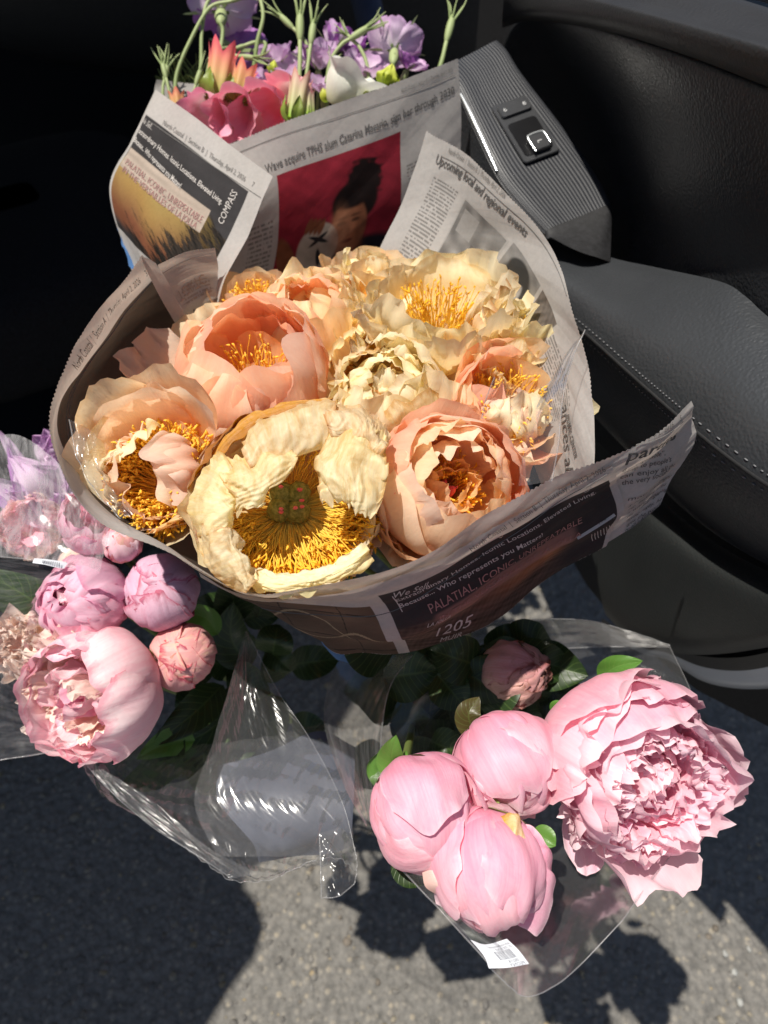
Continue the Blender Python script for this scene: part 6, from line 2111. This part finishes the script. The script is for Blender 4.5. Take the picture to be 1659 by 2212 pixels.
# under the large pale bloom, running to the crumpled corner
filmsheet('sheet', [[(100, 1560, .60), (250, 1600, .61), (400, 1610, .63), (540, 1600, .64), (700, 1560, .66)],
                    [(160, 1630, .56), (270, 1680, .57), (400, 1690, .585), (560, 1660, .60), (735, 1650, .61)],
                    [(230, 1720, .54), (330, 1760, .55), (450, 1770, .555), (600, 1760, .565), (755, 1730, .575)],
                    [(380, 1810, .52), (450, 1850, .525), (540, 1880, .53), (640, 1870, .535), (765, 1830, .545)],
                    [(400, 1830, .515), (490, 1896, .515), (590, 1898, .52), (690, 1850, .525), (770, 1880, .535)]], lw_, film, .0034, 2.2, 190, 190, 15, ('v1',), .0003, 1.4)
# folded strip along the lower left edge
filmsheet('sheet', [[(150, 1612, .55), (230, 1700, .535), (320, 1780, .525), (430, 1850, .512), (500, 1898, .508)],
                    [(185, 1640, .545), (270, 1690, .535), (350, 1745, .528), (450, 1830, .516), (560, 1888, .510)]], lw_, filmstreak, .0015, 1.6, 90, 24, 17, ('v0',), .0003)
# tall triangle between the bunches
filmsheet('sheet', [[(530, 1362, .60), (532, 1364, .60), (534, 1366, .60)], [(490, 1500, .585), (540, 1490, .575), (602, 1496, .58)], [(460, 1600, .575), (560, 1610, .56), (672, 1600, .565)],
                    [(420, 1730, .555), (590, 1750, .545), (738, 1730, .55)], [(470, 1850, .53), (680, 1850, .52), (770, 1850, .53)]], lw_, film, .0012, 1.5, 110, 130, 19, ('u1',), .00028, 1.4)
# turned corner at the bottom
filmsheet('sheet', [[(690, 1800, .53), (740, 1790, .535), (768, 1830, .54)], [(692, 1860, .522), (735, 1860, .522), (772, 1870, .53)], [(694, 1940, .515), (730, 1936, .515), (765, 1910, .522)]], lw_, film, .002, 1.4, 30, 40, 21, ('u0', 'v1', 'u1'), .00045)
# bluish shop bag glimpsed through the wrap
bagm = simple_mat('grey_blue_bag', S(76, 80, 92), S(58, 62, 74), 14, .55, .25, .5, .004)
bag = thing('blue_grey_bag', 'blue grey plastic bag seen through the crumpled wrap', 'plastic bag', P(640, 1720, .66))
L = Loft([[P(470, 1652, .632), P(590, 1618, .64), P(690, 1578, .64), P(768, 1612, .635)], [P(470, 1730, .612), P(600, 1710, .605), P(700, 1700, .605), P(765, 1700, .61)], [P(540, 1820, .60), P(620, 1815, .597), P(700, 1800, .597), P(760, 1790, .60)], [P(560, 1860, .615), P(620, 1850, .615), P(700, 1840, .615), P(760, 1820, .615)]], 0)
G, a, b = L.grid(60, 60)
gridobj('bag_side', G + normals(G) * (.0024 * fn(3, .8)(a * 3, b * 3) + .0012 * rfn(4, 1.2, 3)(a * 3, b * 3))[..., None], bagm, bag)
# sticker caught in the left film
st2 = gridobj('price_sticker', Loft([[P(74, 1206, .548), P(100, 1208, .548), P(130, 1212, .549), P(146, 1216, .55)], [P(70, 1216, .547), P(98, 1220, .547), P(122, 1226, .548), P(138, 1228, .549)]], 0).grid(12, 6)[0], stick, lw_)
VB, FB, n0 = [], [], 0
for k in range(9):
    x, y = 92 + k * 4.4, 1212 + k * .75
    VB.append(np.array([P(x, y - 2.6, .5465), P(x + 2, y - 2.4, .5465), P(x + 1, y + 4.4, .5462), P(x - 1, y + 4.2, .5462)]))
    FB.append((n0, n0 + 1, n0 + 2, n0 + 3))
    n0 += 4
mk('barcode', np.concatenate(VB), FB, bar, st2, smooth=False)
# clear inner wrap round the peach peonies
cw = thing('clear_collar', 'clear inner film with sharp creases between the peach peonies and the paper', 'plastic wrap', PH(1180, 900, .36))
filmsheet('sheet', [[(1255, 690, .325), (1262, 790, .325)], [(1225, 800, .328), (1215, 900, .33)], [(1180, 940, .335), (1150, 1010, .338)]] if False else
          [[(1264, 712, .472), (1238, 770, .468), (1216, 860, .455), (1206, 960, .442), (1192, 1040, .430)], [(1225, 760, .474), (1190, 820, .468), (1150, 900, .455), (1130, 980, .442), (1120, 1050, .432)]], cw, film, .0007, 1.0, 50, 24, 31, ('v0',), .0005)
filmsheet('sheet', [[(1068, 815, .468), (1050, 862, .455), (1040, 905, .445)], [(1110, 830, .47), (1100, 880, .458), (1095, 925, .448)], [(1165, 860, .472), (1160, 900, .46), (1150, 950, .45)]], cw, film, .0007, 1.0, 30, 30, 33, ('v0',), .0004)
filmsheet('sheet', [[(150, 905, .445), (165, 985, .437), (205, 1060, .428), (260, 1120, .420)], [(205, 935, .45), (215, 1000, .442), (245, 1060, .433), (290, 1110, .425)]], cw, film, .0025, 1.5, 50, 24, 35, ('v0',), .0004)
